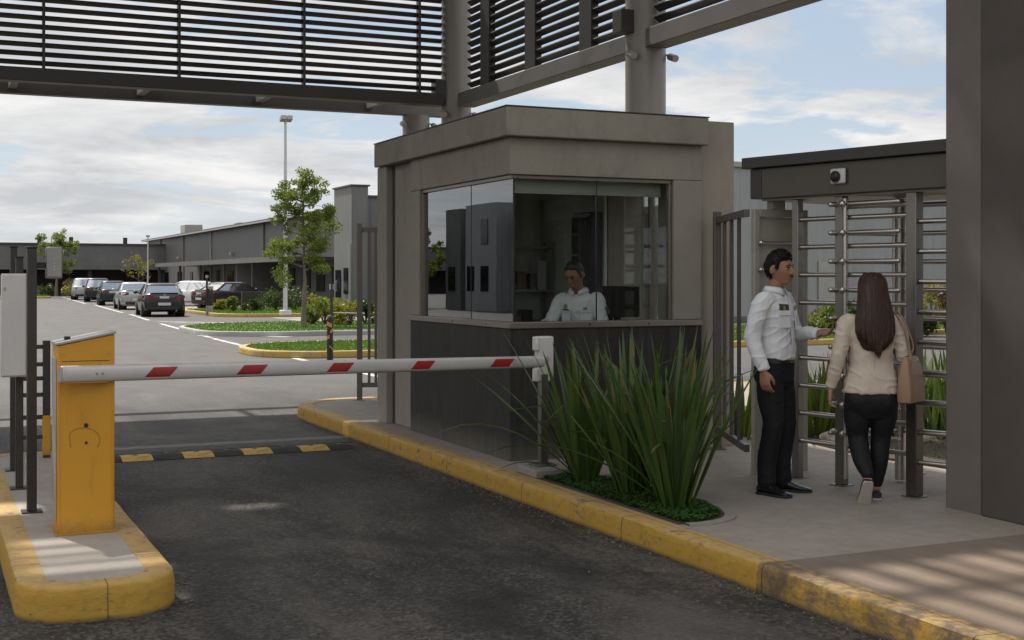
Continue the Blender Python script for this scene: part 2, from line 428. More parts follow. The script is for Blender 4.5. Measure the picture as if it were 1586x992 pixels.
M['patch'] = concrete('newer_asphalt', (.032,.0305,.029), .8, 1.25)
M['soil'] = mk('garden_soil', (.075,.052,.034), .95, 0, .4, 5, 30, .8, .02, kind='World')
M['rock'] = mk('pale_rock', (.42,.37,.31), .85, 0, .25, 4, 25, .5, .02)
M['grass_base'] = mk('turf_base', (.06,.125,.016), .9, 0, .35, 2.5, 40, .6, .03, kind='World')
M['stone_rim'] = concrete('bed_rim_concrete', (.27,.25,.22), .85, 1.15)

def glass(name, tint, refl=1.0, rough=.0):
    t = NT(name)
    tr = t.n('ShaderNodeBsdfTransparent'); tr.inputs[0].default_value = tint + (1,)
    nm_ = t.bump(t.noise(t.coord('World'), 1.6, 2, .5), .010, .02)
    gl = t.n('ShaderNodeBsdfGlossy'); t.l(nm_, gl.inputs['Normal']); gl.inputs['Roughness'].default_value = rough; gl.inputs['Color'].default_value = (.95,.97,.97,1)
    fr = t.n('ShaderNodeFresnel'); fr.inputs['IOR'].default_value = 1.5
    fac = t.math('MINIMUM', t.math('MULTIPLY', fr.outputs[0], refl), 1.0)
    mx = t.n('ShaderNodeMixShader'); t.l(fac, mx.inputs[0]); t.l(tr.outputs[0], mx.inputs[1]); t.l(gl.outputs[0], mx.inputs[2])
    t.l(mx.outputs[0], t.out.inputs['Surface']); return t.mat
M['glass'] = glass('booth_glass', (.935,.95,.94), .55)
M['glass_side'] = glass('booth_glass_coated', (.76,.80,.78), 2.2)
M['win_glass'] = mk('building_window_glass', (.012,.013,.015), .08, 0, .3, 1, 3, 0, spec=.6)
M['car_glass'] = mk('car_window_glass', (.46,.48,.50), .06, .92, .1, 1, 3, 0, spec=.8)

def leafmat(name, cols, trans=.35, rough=.5):
    t = NT(name); g = t.n('ShaderNodeNewGeometry')
    c = t.ramp(g.outputs['Random Per Island'], [(i/max(1,len(cols)-1), k) for i, k in enumerate(cols)])
    n = t.noise(t.coord('Object'), 12, 3, .6); c = t.mix(t.math('MULTIPLY', n, .35), c, sc(cols[0], .6))
    b = t.n('ShaderNodeBsdfPrincipled'); t.l(c, b.inputs['Base Color']); b.inputs['Roughness'].default_value = rough; b.inputs['Specular IOR Level'].default_value = .4
    tr = t.n('ShaderNodeBsdfTranslucent'); t.l(t.mix(.5, c, (.16,.22,.02)), tr.inputs['Color'])
    mx = t.n('ShaderNodeMixShader'); mx.inputs[0].default_value = trans
    t.l(b.outputs[0], mx.inputs[1]); t.l(tr.outputs[0], mx.inputs[2]); t.l(mx.outputs[0], t.out.inputs['Surface']); return t.mat
M['leaf_tree'] = leafmat('tree_leaf', [(.09,.13,.022),(.15,.20,.034),(.21,.25,.05),(.27,.27,.07)], .58)
M['leaf_dark'] = leafmat('dark_shrub_leaf', [(.018,.035,.010),(.035,.06,.015),(.06,.09,.022)], .25)
M['leaf_yellow'] = leafmat('yellow_flower_leaf', [(.10,.14,.02),(.20,.22,.03),(.42,.32,.03),(.50,.36,.04)], .4)
M['leaf_red'] = leafmat('reddish_shrub_leaf', [(.10,.035,.03),(.16,.05,.05),(.07,.08,.02)], .3)
M['leaf_autumn'] = leafmat('yellowing_tree_leaf', [(.16,.15,.02),(.28,.22,.03),(.34,.26,.05)], .4)
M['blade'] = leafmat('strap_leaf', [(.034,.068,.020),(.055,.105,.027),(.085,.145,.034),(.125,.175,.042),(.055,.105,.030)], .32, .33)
M['blade_sun'] = leafmat('sunlit_strap_leaf', [(.06,.10,.016),(.10,.15,.02),(.16,.19,.025),(.20,.21,.03)], .5, .45)  # brighter copy of the strap leaf, sunlight put into its colour
M['blade_dry'] = leafmat('dry_strap_leaf', [(.20,.15,.04),(.26,.19,.06),(.15,.12,.04)], .3, .6)
M['turf'] = leafmat('turf_blade', [(.065,.135,.016),(.095,.19,.022),(.12,.22,.03)], .35)
M['cover'] = leafmat('ground_cover_leaf', [(.022,.062,.010),(.036,.095,.013),(.055,.13,.018)], .3)
M['bark'] = mk('tree_bark', (.17,.135,.105), .85, 0, .3, 6, 40, .6, .01, stretch=(1,1,.3))
M['bark_dark'] = mk('dark_stem_bark', (.075,.058,.045), .85, 0, .3, 6, 40, .6, .01)
M['pole_white'] = mk('white_pole_paint', (.55,.55,.54), .45, .2, .1, 2)

# people
M['skin'] = mk('skin', (.30,.155,.098), .5, 0, .12, 14, 120, .05, .001, spec=.4)
M['skin_light'] = mk('light_brown_skin', (.40,.22,.15), .5, 0, .1, 14, 120, .05, .001, spec=.4)
M['shirt'] = mk('white_shirt_cotton', (.66,.665,.675), .75, 0, .05, 6, 200, .15, .001, spec=.3)
M['trouser'] = mk('black_trouser_cloth', (.010,.010,.0115), .75, 0, .2, 6, 200, .15, .001, spec=.25)
M['legging'] = mk('black_stretch_cloth', (.011,.011,.0125), .7, 0, .2, 6, 200, .15, .001, spec=.3)
M['shoe'] = mk('black_polished_leather', (.010,.010,.0105), .22, 0, .2, 6, 60, .05, .001)
M['belt'] = mk('black_belt_leather', (.012,.011,.011), .35, 0, .1)
M['brass'] = mk('brass_buckle', (.35,.26,.12), .3, 1.0, .1)
M['jacket'] = mk('cream_jacket_cloth', (.56,.475,.385), .75, 0, .06, 5, 200, .15, .001, spec=.3)
M['bag'] = mk('tan_bag_leather', (.30,.19,.115), .45, 0, .12, 5, 60, .12, .002)
M['hair'] = mk('black_hair', (.010,.008,.007), .6, 0, .3, 20, 90, .3, .003, spec=.25, stretch=(1,1,.25))
M['hair_brown'] = mk('dark_brown_hair', (.034,.017,.011), .5, 0, .4, 30, 90, .3, .002, spec=.35, stretch=(1,1,.12))
M['hair_grey'] = mk('greying_hair', (.028,.025,.023), .5, 0, .4, 30, 90, .3, .003)
M['eye_white'] = mk('eye_white', (.6,.57,.53), .3, 0, .03)
M['iris'] = mk('dark_iris', (.02,.012,.008), .2, 0, .1)
M['lip'] = mk('lip', (.27,.11,.085), .5, 0, .08)
M['badge'] = mk('dark_green_badge', (.035,.045,.02), .6, 0, .3, 40)
M['badge_gold'] = mk('olive_gold_emblem', (.22,.20,.06), .5, 0, .3, 60)
M['button'] = mk('shirt_button', (.45,.45,.45), .4, 0, .05)
M['sole'] = mk('pale_shoe_sole', (.44,.39,.33), .7, 0, .15, 12, 60, .3)
M['sneaker'] = mk('black_canvas_shoe', (.018,.017,.016), .7, 0, .2)
# ================================================================== CAMERA, SKY, SUN
cam = bpy.data.cameras.new('camera'); co = bpy.data.objects.new('camera', cam); COL.objects.link(co)
co.location = (0,0,CH); co.rotation_euler = (R(90), 0, -YAW)
cam.sensor_width = 36; cam.lens = 36*F/1586; cam.shift_y = -66/1586; cam.clip_end = 3000; cam.clip_start = .05
S.camera = co

SUN = Vector((-.17, .50, .85)).normalized()
EL = math.asin(SUN.z); AZ = math.atan2(SUN.x, SUN.y)
w = bpy.data.worlds.new('World'); S.world = w; w.use_nodes = True
nt = w.node_tree; nt.nodes.clear()
def wn(t, **k):
    n = nt.nodes.new(t)
    for a, b in k.items(): setattr(n, a, b)
    return n
sky = wn('ShaderNodeTexSky', sky_type='NISHITA'); sky.sun_disc = False; sky.sun_elevation = EL; sky.sun_rotation = AZ
sky.air_density = 1.0; sky.dust_density = .6; sky.ozone_density = 1.2
tc = wn('ShaderNodeTexCoord'); sp = wn('ShaderNodeSeparateXYZ'); nt.links.new(tc.outputs['Generated'], sp.inputs[0])
def wm(op, a, b=0.0, c=None):
    n = wn('ShaderNodeMath', operation=op)
    for i, val in enumerate((a, b) if c is None else (a, b, c)):
        if hasattr(val, 'node'): nt.links.new(val, n.inputs[i])
        else: n.inputs[i].default_value = val
    return n.outputs[0]
# project the view direction on a cloud layer so that clouds flatten and shrink towards the horizon
zc = wm('ADD', wm('MAXIMUM', sp.outputs['Z'], 0.0), .11)
cx = wm('DIVIDE', sp.outputs['X'], zc); cyy = wm('DIVIDE', sp.outputs['Y'], zc)
cb = wn('ShaderNodeCombineXYZ'); nt.links.new(cx, cb.inputs[0]); nt.links.new(cyy, cb.inputs[1])
cb.inputs[2].default_value = 3.7
def wnoise(scale, det, rough, dist=0, off=(0,0,0)):
    mp = wn('ShaderNodeMapping'); mp.inputs['Location'].default_value = off; nt.links.new(cb.outputs[0], mp.inputs[0])
    n = wn('ShaderNodeTexNoise'); n.inputs['Scale'].default_value = scale; n.inputs['Detail'].default_value = det
    n.inputs['Roughness'].default_value = rough; n.inputs['Distortion'].default_value = dist
    nt.links.new(mp.outputs[0], n.inputs['Vector']); return n.outputs['Fac']
def wramp(f, stops):
    n = wn('ShaderNodeValToRGB'); e = n.color_ramp.elements
    while len(e) < len(stops): e.new(.5)
    for i, (p, c) in enumerate(stops): e[i].position = p; e[i].color = (c,c,c,1) if not hasattr(c,'__len__') else tuple(c)+(1,)
    nt.links.new(f, n.inputs[0]); return n.outputs[0]
def wmix(f, a, b):
    n = wn('ShaderNodeMix', data_type='RGBA')
    for sck, val in ((n.inputs[0], f), (n.inputs[6], a), (n.inputs[7], b)):
        if hasattr(val, 'node'): nt.links.new(val, sck)
        elif hasattr(val, '__len__'): sck.default_value = tuple(val)+(1,)
        else: sck.default_value = val
    return n.outputs[2]
body = wm('ADD', wnoise(1.25, 9, .58, .3, (1.3, .4, 0)), wm('MULTIPLY', wm('SUBTRACT', .42, sp.outputs['X']), .03)); veil = wnoise(.30, 6, .6, .4, (7, 3, 1)); shade = wnoise(1.35, 8, .60, .3, (1.24, .47, .05))
mask = wm('MAXIMUM', wramp(body, [(.440, 0.0), (.52, 1.0)]), wramp(veil, [(.50, .0), (.74, .5)]))
shd = wramp(shade, [(.34, 0.0), (.64, 1.0)])
ccol = wmix(wramp(sp.outputs['Z'], [(.20, 0.0), (.55, 1.0)]), wmix(shd, (5.6, 5.55, 5.5), (3.55, 3.65, 3.8)), wmix(shd, (10.8, 10.3, 9.7), (8.0, 7.6, 7.2)))  # clouds overhead, out of view, brightened to add fill light
low = wramp(sp.outputs['Z'], [(.0, .8), (.06, .4), (.13, 0.0)])
base = wmix(.8, sky.outputs[0], (2.9, 3.4, 4.0))
skyc = wmix(wm('MAXIMUM', mask, low), base, ccol)
bg = wn('ShaderNodeBackground'); bg.inputs['Strength'].default_value = .13
nt.links.new(skyc, bg.inputs[0]); wo = wn('ShaderNodeOutputWorld'); nt.links.new(bg.outputs[0], wo.inputs[0])

sl = bpy.data.lights.new('sun', 'SUN'); sl.energy = 4.3; sl.angle = R(1.3); sl.color = (1, .95, .87)
so = bpy.data.objects.new('sun', sl); COL.objects.link(so); so.rotation_euler = (-SUN).to_track_quat('-Z', 'Y').to_euler(); so.location = (0, 0, 60)

S.view_settings.view_transform = 'Standard'; S.view_settings.look = 'None'; S.view_settings.gamma = 1; S.view_settings.exposure = 0.36
S.view_settings.use_curve_mapping = False
S.render.engine = 'CYCLES'; S.cycles.use_denoising = True
S.cycles.max_bounces = 8; S.cycles.transparent_max_bounces = 16; S.cycles.diffuse_bounces = 4; S.cycles.glossy_bounces = 4
S.cycles.sample_clamp_indirect = 6; S.cycles.caustics_reflective = False; S.cycles.caustics_refractive = False

# ================================================================== GROUND
def struct(name, mb, mat, smooth=None, bevel=0):
    return tag(mb.build(name, mat, None, smooth, bevel), kind='structure')
g = MB(); N = 40
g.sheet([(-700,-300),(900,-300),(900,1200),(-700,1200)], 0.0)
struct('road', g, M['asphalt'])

def outline(x0, x1, y0, y1, r, n=8, rr=None):
    "rounded rectangle, counter-clockwise; rr = radii at (x1,y0),(x1,y1),(x0,y1),(x0,y0)"
    rr = rr or (r,r,r,r); pts = []
    for (cx, cy, a0), q in zip(((x1,y0,-90),(x1,y1,0),(x0,y1,90),(x0,y0,180)), rr):
        sx = -1 if cx == x1 else 1; sy = 1 if cy == y0 else -1
        for i in range(n+1):
            a = R(a0 + 90*i/n); pts.append((cx+sx*q+q*math.cos(a), cy+sy*q+q*math.sin(a)))
    return pts
def inset(pts, d):
    n = len(pts); out = []
    for i in range(n):
        a, b = Vector(pts[i-1]), Vector(pts[(i+1)%n]); t = (b-a)
        if t.length < 1e-9: t = Vector((1,0))
        t.normalize(); out.append((pts[i][0]-t.y*d, pts[i][1]+t.x*d))
    return out
def densify(pts, step, closed=True):
    out = []; n = len(pts)
    for i in range(n if closed else n-1):
        a, b = Vector(pts[i]), Vector(pts[(i+1)%n]); k = max(1, int((b-a).length/step))
        for j in range(k): out.append(tuple(a+(b-a)*j/k))
    if not closed: out.append(pts[-1])
    return out
def kerb(pts, wd, top, lip, closed=True, jitter=.006, base=0.0, seed=1):
    "kerb stone swept along an outline whose inner side is to the left"
    pts = densify(pts, .12, closed); n = len(pts); rr = []
    for i in range(n):
        a = Vector(pts[i-1] if (closed or i) else pts[0]); b = Vector(pts[(i+1)%n] if (closed or i < n-1) else pts[-1])
        t = (b-a).normalized(); nx = Vector((-t.y, t.x)); p = Vector(pts[i])
        prof = [(0, base), (.002, base+(top-base)*.6), (.006, top-.022), (.013, top-.007), (.028, top), (wd, top-.002), (wd, lip)]
        ring = []
        for k, (o, z) in enumerate(prof):
            q = p + nx*o
            j = jitter*noise.noise(Vector((q.x*3+seed, q.y*3, k*1.7+z*4))) if k < 5 else 0
            ring.append((q.x+nx.x*j, q.y+nx.y*j, z + (j*.5 if k in (2,3,4) else 0)))
        rr.append(ring)
    mb = MB(); m = len(rr[0]); vs = [p for r in rr for p in r]; fs = []
    for i in range(n if closed else n-1):
        for k in range(m-1):
            fs.append((i*m+k, ((i+1)%n)*m+k, ((i+1)%n)*m+k+1, i*m+k+1))
    mb.add(vs, fs)
    if not closed: mb.add(rr[0], [tuple(range(m))]); mb.add(rr[-1], [tuple(range(m-1,-1,-1))])
    return mb

# gatehouse pavement with its kerb (kerb face at x = 4.15, nose at y = 15.2)
KX, NR, NY = 4.15, .9, 16.2
arc = [(KX+NR-NR*math.cos(R(a)), NY-NR+NR*math.sin(R(a))) for a in range(0, 91, 10)]
kpath = [(KX, 5.88)] + arc + [(12.0, NY)]
kb = kerb(list(reversed(kpath)), .18, .157, .10, closed=False)
struct('kerb', kb, M['kerb'], 40)
kb = kerb([(KX, 5.88), (KX, -4.0)], .18, .156, .10, closed=False, jitter=.014, seed=5)
struct('kerb', kb, M['kerb_worn'], 40)
arc2 = [(KX+NR-(NR-.18)*math.cos(R(a)), NY-NR+(NR-.18)*math.sin(R(a))) for a in range(0, 91, 10)]
pv = MB().prism([(KX+.18, 5.886)] + [(16, 5.886), (16, NY-.18)] + list(reversed(arc2)), .01, .15)
struct('pavement', pv, M['paving'])
pv = MB().prism([(KX+.18, -4.0), (16, -4.0), (16, 5.88), (KX+.18, 5.88)], .01, .15)
struct('pavement', pv, M['stamped'])

# traffic island
io = outline(.42, 1.22, 6.74, 12.15, .30)
struct('kerb', kerb(io, .15, .180, .12), M['kerb'], 40)
struct('traffic_island', MB().prism(inset(densify(io,.12), .15), .02, .176), M['island_top'])
# road markings and the patch behind the hump
struct('road_patch', MB().sheet([(1.3,12.95),(4.1,12.95),(4.12,13.9),(1.25,14.15)], .004), M['patch'])
def strip(pts, wd, z):
    mb = MB(); L = []; Rr = []
    for i, p in enumerate(pts):
        a = Vector(pts[max(0,i-1)]); b = Vector(pts[min(len(pts)-1,i+1)]); t = (b-a).normalized(); nx = Vector((-t.y,t.x))
        L.append((p[0]+nx.x*wd/2, p[1]+nx.y*wd/2, z)); Rr.append((p[0]-nx.x*wd/2, p[1]-nx.y*wd/2, z))
    n = len(pts); return mb.add(L+Rr, [(i, n+i, n+i+1, i+1) for i in range(n-1)])
for a, b in (((7.15,18.5),(7.2,23.5)), ((7.15,25.5),(7.4,36.5)), ((7.45,37),(8.0,49)), ((8.2,53),(8.75,62)), ((8.8,65),(9.7,84)), ((9.6,88),(11,118))):
    struct('road_marking', strip([a, b], .16, .005), M['white_line'])
for a, b in (((7.4,38.6),(9.6,36.4)), ((8.2,51),(10.4,49.2)), ((8.4,49.4),(10.2,48.6))):
    struct('road_marking', strip([a, b], .35, .009), M['white_line'])

def turf(n, inside, z, h, seed, size=.035):
    rnd = np.random.default_rng(seed); vs = []; fs = []
    for i in range(n):
        x, y = inside(rnd); a = rnd.uniform(0, 6.28); hh = h*rnd.uniform(.5, 1.2); l = rnd.normal(0, .35, 2)*hh
        dx, dy = math.cos(a)*size*.5, math.sin(a)*size*.5; k = len(vs)
        vs += [(x-dx,y-dy,z),(x+dx,y+dy,z),(x+l[0],y+l[1],z+hh)]; fs.append((k,k+1,k+2))
    return MB().add(vs, fs)
def pip(poly):
    xs = [p[0] for p in poly]; ys = [p[1] for p in poly]
    def f(rnd):
        while 1:
            x, y = rnd.uniform(min(xs), max(xs)), rnd.uniform(min(ys), max(ys)); c = False; j = len(poly)-1
            for i in range(len(poly)):
                if (poly[i][1] > y) != (poly[j][1] > y) and x < (poly[j][0]-poly[i][0])*(y-poly[i][1])/(poly[j][1]-poly[i][1])+poly[i][0]: c = not c
                j = i
            if c: return x, y
    return f
def grass_island(pts, kmat, n, seed, h=.09, top=.15):
    struct('kerb', kerb(pts, .16, top, .08, seed=seed), kmat, 40)
    ins = inset(densify(pts, .12), .15)
    struct('lawn', MB().prism(ins, .02, top-.01), M['grass_base'])
    o = turf(n, pip(ins), top-.012, h, seed, .05).build('grass', M['turf']); tag(o, 'short mown grass on the kerbed island', 'grass', kind='stuff')
grass_island(outline(6.5, 24, 26.6, 31.2, 1.0, rr=(1,1,2.2,1.6)), M['kerb_far'], 20000, 3, .045)
grass_island(outline(7.4, 40, 36.9, 45.5, 1.0, rr=(1,1,4.0,2.2)), M['kerb_grey'], 26000, 4, .05)
grass_island(outline(11.6, 21, 55.2, 66.5, 1.0, rr=(1,1,2.5,2.0)), M['kerb_far'], 9000, 5, .07)
grass_island(outline(-30, 9.6, 112, 121, 1.0), M['kerb_far'], 5000, 6, .2)
# pale concrete drive between the lawns and the walk in front of the long building
struct('driveway', MB().sheet([(13.5,46.2),(40,46.2),(40,54.6),(13.5,54.6)], .004), M['stone_rim'])
struct('sidewalk', MB().prism([(16.4,68),(20.98,68),(20.98,136),(16.4,136)], .0, .14), M['stone_rim'])
struct('driveway', MB().sheet([(9.3,69),(16.3,67.5),(16.3,76),(9.9,76)], .006), M['stone_rim'])

def grit(n, seed):
    rnd = np.random.default_rng(seed); mb = MB()
    for i in range(n):
        e = abs(rnd.normal(0, 1)); s_ = rnd.uniform(.003, .010)
        if rnd.random() < .62: x, y = KX-.012-e*.07, rnd.uniform(4.2, 14.6)
        elif rnd.random() < .6: x, y = 1.235+e*.06, rnd.uniform(6.9, 12.3)
        else: x, y = rnd.uniform(1.3, 4.1), rnd.uniform(5.2, 13)
        a = rnd.uniform(0, 6.28); c, q = math.cos(a)*s_, math.sin(a)*s_
        mb.add([(x-c,y-q,.001),(x+c*.9,y+q,.001),(x-q*.8,y+c*.8,.001),(x+q*.2,y-c*.1,s_*1.1)], [(0,1,2)[::-1],(0,1,3),(1,2,3),(2,0,3)])
    return mb
tag(grit(1500, 8).build('gutter_grit', mk('grit_stone', (.16,.135,.11), .9, 0, .5, 30, 60, 0)), 'scattered grit and small stones lying along the kerbs', 'grit', kind='stuff')
# ================================================================== PLANTING BED AT THE GATEHOUSE
bed = cr([(4.36,7.02),(4.54,7.0),(4.74,7.08),(4.87,7.30),(4.94,7.6),(4.95,8.1),(4.9,8.6),(4.8,8.95),(4.6,9.08),(4.36,9.10)], 4)
struct('garden_bed', MB().prism(bed, .12, .156), M['soil'])
rim = MB(); ro = bed; ri = inset(bed + [], -.075)
k = len(bed); vs = [(x,y,.162) for x,y in bed] + [(x,y,.162) for x,y in ri] + [(x,y,.14) for x,y in ri] + [(x,y,.14) for x,y in bed]
rim.add(vs, [f for i in range(1, k-2) for f in ((i, k+i, k+i+1, i+1), (k+i, 2*k+i, 2*k+i+1, k+i+1), (3*k+i, i, i+1, 3*k+i+1))])
struct('bed_rim', rim, M['stone_rim'], 40)
def cover(n, poly, z, seed):
    rnd = np.random.default_rng(seed); f = pip(poly); vs = []; fs = []
    for i in range(n):
        x, y = f(rnd); cl = .5+.5*noise.noise(Vector((x*7, y*7, 1))); h = .012+.045*cl*rnd.random()
        a = rnd.uniform(0, 6.28); sz = rnd.uniform(.008, .016); t = rnd.uniform(-.7, .7)
        u = Vector((math.cos(a), math.sin(a), t))*sz; v = Vector((-math.sin(a), math.cos(a), rnd.uniform(-.5,.8)))*sz*.7
        c = Vector((x, y, z+h)); k = len(vs); vs += [c-u, c-v*.9, c+u, c+v]; fs.append((k,k+1,k+2,k+3))
    return MB().add(vs, fs)
tag(cover(13000, inset(bed, .03), .150, 11).build('ground_cover', M['cover']), 'low bright green ground cover filling the kerbside bed', 'ground cover', kind='stuff')

def flax(loc, n, h, spread, seed, label, mats=('blade','blade_dry'), lean=(0,0), wide=.058, specials=(), group='strap-leaved plants in the kerbside bed', r0=.09, name='flax_plant', dry=.02):
    rnd = random.Random(seed); mb = MB()
    def blade(base, az, tilt, L, droop, wd, kink=None):
        segs = 9; p = Vector(base); th = tilt; rr = []; d = Vector((math.cos(az), math.sin(az), 0)); side = Vector((-d.y, d.x, 0)); tw = rnd.uniform(-.5,.5)
        for i in range(segs+1):
            t = i/segs
            wdt = wd*(.55+.9*t if t < .35 else .865*(1-((t-.35)/.65)**2.2)+.02)
            dirv = d*math.sin(th) + Vector((0,0,1))*math.cos(th); nrm = d*math.cos(th) - Vector((0,0,1))*math.sin(th)
            s2 = side*math.cos(tw*t) + nrm*math.sin(tw*t); n2 = nrm*math.cos(tw*t) - side*math.sin(tw*t)
            rr.append([p - s2*wdt/2 + n2*wdt*.22, p, p + s2*wdt/2 + n2*wdt*.22])
            p = p + dirv*L/segs
            th += droop/segs*(.3+1.5*t)
            if kink and abs(t-kink[0]) < .5/segs: th += kink[1]
        mb.rings(rr, cap=False, closed=False)
        if rnd.random() < .2:                       # dried tip
            for q in range(2*rnd.choice((1,1,2))): mb.m[-1-q] = 1
    for i in range(n):
        a = rnd.uniform(0, 6.283); r = r0*math.sqrt(rnd.random())
        out = r/r0; tilt = (.03 + spread*(.25+.75*out))*rnd.uniform(.5, 1.15)
        az = a + rnd.gauss(0, .35)
        dv = Vector((math.cos(az)*math.sin(tilt)+lean[0], math.sin(az)*math.sin(tilt)+lean[1])); az = math.atan2(dv.y, dv.x); tilt = min(1.2, dv.length)
        mb.cur = 1 if rnd.random() < dry else 0
        kink = (rnd.uniform(.45,.75), rnd.uniform(.6,1.5)) if rnd.random() < .06 else None
        blade((r*math.cos(a), r*math.sin(a), -.02), az, tilt, h*rnd.uniform(.62, 1.06)*(1.03-.15*out), rnd.uniform(.05,.42), wide*rnd.uniform(.75,1.2), kink)
    for (az, tilt, L, droop, wd, kink) in specials:
        mb.cur = 0; blade((0,0,0), az, tilt, L, droop, wd, kink)
    root = empty(name, loc, label, 'plant', group, rnd.uniform(-.1,.1))
    mb.build('leaves', [M[mats[0]], M[mats[1]]], root, 180)
    return root
# camera-left on the ground is (-.91, .41): azimuth 155.5 deg
LFT = R(155.5); RGT = LFT-math.pi
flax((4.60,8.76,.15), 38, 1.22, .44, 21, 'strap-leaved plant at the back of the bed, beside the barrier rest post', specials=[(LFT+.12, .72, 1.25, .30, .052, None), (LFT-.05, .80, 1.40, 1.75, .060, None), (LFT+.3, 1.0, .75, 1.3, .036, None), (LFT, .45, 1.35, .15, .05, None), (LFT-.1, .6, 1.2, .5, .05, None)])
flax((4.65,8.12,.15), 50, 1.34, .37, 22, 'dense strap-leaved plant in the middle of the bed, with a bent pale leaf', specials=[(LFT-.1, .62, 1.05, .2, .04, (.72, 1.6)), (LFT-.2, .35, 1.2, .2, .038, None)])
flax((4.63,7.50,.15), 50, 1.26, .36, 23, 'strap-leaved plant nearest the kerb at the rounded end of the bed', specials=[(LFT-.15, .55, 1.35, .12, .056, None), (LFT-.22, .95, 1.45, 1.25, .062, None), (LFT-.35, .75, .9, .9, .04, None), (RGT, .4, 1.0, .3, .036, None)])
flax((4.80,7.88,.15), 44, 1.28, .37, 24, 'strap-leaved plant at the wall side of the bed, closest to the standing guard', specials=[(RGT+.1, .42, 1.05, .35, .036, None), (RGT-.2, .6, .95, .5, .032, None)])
# ================================================================== GATEHOUSE BOOTH
_t = NT('pale_green_window_blind'); _a = _t.n('ShaderNodeBsdfDiffuse'); _a.inputs[0].default_value = (.55,.60,.50,1); _b = _t.n('ShaderNodeBsdfTranslucent'); _b.inputs[0].default_value = (.50,.58,.46,1)
_m = _t.n('ShaderNodeMixShader'); _m.inputs[0].default_value = .4; _t.l(_a.outputs[0], _m.inputs[1]); _t.l(_b.outputs[0], _m.inputs[2]); _t.l(_m.outputs[0], _t.out.inputs[0]); M['blind_cloth'] = _t.mat
bx = empty('guard_booth', (5.6, 11.7, .15), 'grey rendered guard booth with wraparound corner windows and dark tiled base', 'booth')
def bp(name, mb, mat, bevel=.006, parent=bx, smooth=None):
    mb.shift((-5.6,-11.7,-.15)); return mb.build(name, mat, parent, smooth, bevel)
bp('floor', MB().box(4.71,6.46,10.18,13.34,.15,.20), M['grey_lid'], 0)
def ell_(a, b, t, y1, x1, z0, z1): return MB().prism([(a,b),(x1,b),(x1,b+t),(a+t,b+t),(a+t,y1),(a,y1)], z0, z1)
bp('base_wall', ell_(4.55,10.02,.15,12.50,6.47,.15,1.28), M['tile'], .004)
wl = MB().box(4.605,4.75,12.502,13.198,.152,2.918)
bp('wall', wl, M['booth_wall'])
bp('wall', MB().box(4.56,4.80,13.40,13.55,.15,2.918).box(5.82,6.88,13.40,13.55,.15,2.918).box(4.802,5.818,13.40,13.55,.15,.90).box(4.802,5.818,13.40,13.55,2.70,2.918), M['booth_wall'])
bp('added_rear_window', MB().box(4.805,5.815,13.46,13.468,.902,2.698), M['glass'], 0)  # added window, lets daylight into the booth interior
bp('corner_pilaster', MB().box(4.53,4.66,13.20,13.50,.15,2.917), M['booth_wall'], .004)
bp('shadow_strip', MB().box(4.60,4.6045,13.13,13.198,.15,2.915), M['steel_dark'], 0)  # dark strip stands in for the shaded recess beside the pilaster
bp('side_wall', MB().box(6.475,6.88,10.10,10.70,.15,3.165), M['wing_wall'])
bp('side_wall', MB().box(6.475,6.87,11.80,13.398,.15,3.16), M['wing_wall'])
for z0, z1 in ((.15,1.15),(2.62,3.16)): bp('side_wall', MB().box(6.476,6.875,10.702,11.798,z0,z1), M['wing_wall'])
sw = bp('added_side_window', MB().box(6.66,6.67,10.705,11.795,1.152,2.618), M['glass'], 0)  # opening added in the side wall to brighten the inside
bp('mullion', MB().box(6.64,6.69,11.23,11.27,1.152,2.618), M['brown_metal'], 0, sw)
bp('window_pillar', MB().box(6.175,6.472,10.021,10.30,1.337,2.60), M['booth_wall'])
bp('window_pillar', MB().box(4.551,4.76,12.24,12.499,1.337,2.60), M['booth_wall'])
bp('lintel', ell_(4.55,10.02,.21,12.501,6.473,2.602,2.919), M['booth_fascia'])
roof = bp('roof', MB().box(4.48,6.50,9.94,13.47,2.92,3.17), M['booth_fascia'], .012)
bp('roof_flashing', MB().box(4.475,6.505,9.935,9.96,3.171,3.180).box(4.475,4.50,9.961,13.475,3.171,3.180).box(4.501,6.505,13.45,13.475,3.171,3.180).box(6.48,6.505,9.961,13.449,3.171,3.180), M['steel_dark'], 0, roof)
bp('ceiling', MB().box(4.77,6.47,10.25,13.38,2.80,2.86), M['booth_in'], 0)
for q in ((5.83,6.42,13.30,13.38,.20,2.80),(4.77,5.828,13.30,13.38,.20,.90),(6.43,6.462,10.31,10.70,.20,2.80),(6.43,6.462,11.80,13.38,.20,2.80)): bp('inner_wall', MB().box(*q), M['booth_in'], 0)
sill = bp('window_sill', ell_(4.535,10.005,.21,12.503,6.482,1.281,1.336), M['brown_metal'], .006)
for q in ((4.532,4.536,10.5,10.515),(4.532,4.536,11.3,11.315),(5.3,5.315,10.001,10.006),(5.9,5.915,10.001,10.006)): bp('screw', MB().box(*q,1.30,1.315), M['black'], 0, sill)
bp('window_frame', MB().box(4.575,4.64,10.05,12.238,2.568,2.60).box(4.642,6.173,10.05,10.11,2.568,2.599).box(4.575,4.64,12.206,12.237,1.337,2.566).box(6.142,6.173,10.05,10.11,1.337,2.566), M['brown_metal'], .003)
for y0, y1 in ((10.070,10.996),(11.004,12.204)):
    bp('window_pane', MB().box(4.600,4.610,y0,y1,1.3365,2.567), M['glass_side'], 0)
for x0, x1 in ((4.612,5.406),(5.414,6.141)):
    bp('window_pane', MB().box(x0,x1,10.070,10.080,1.3365,2.567), M['glass'], 0)
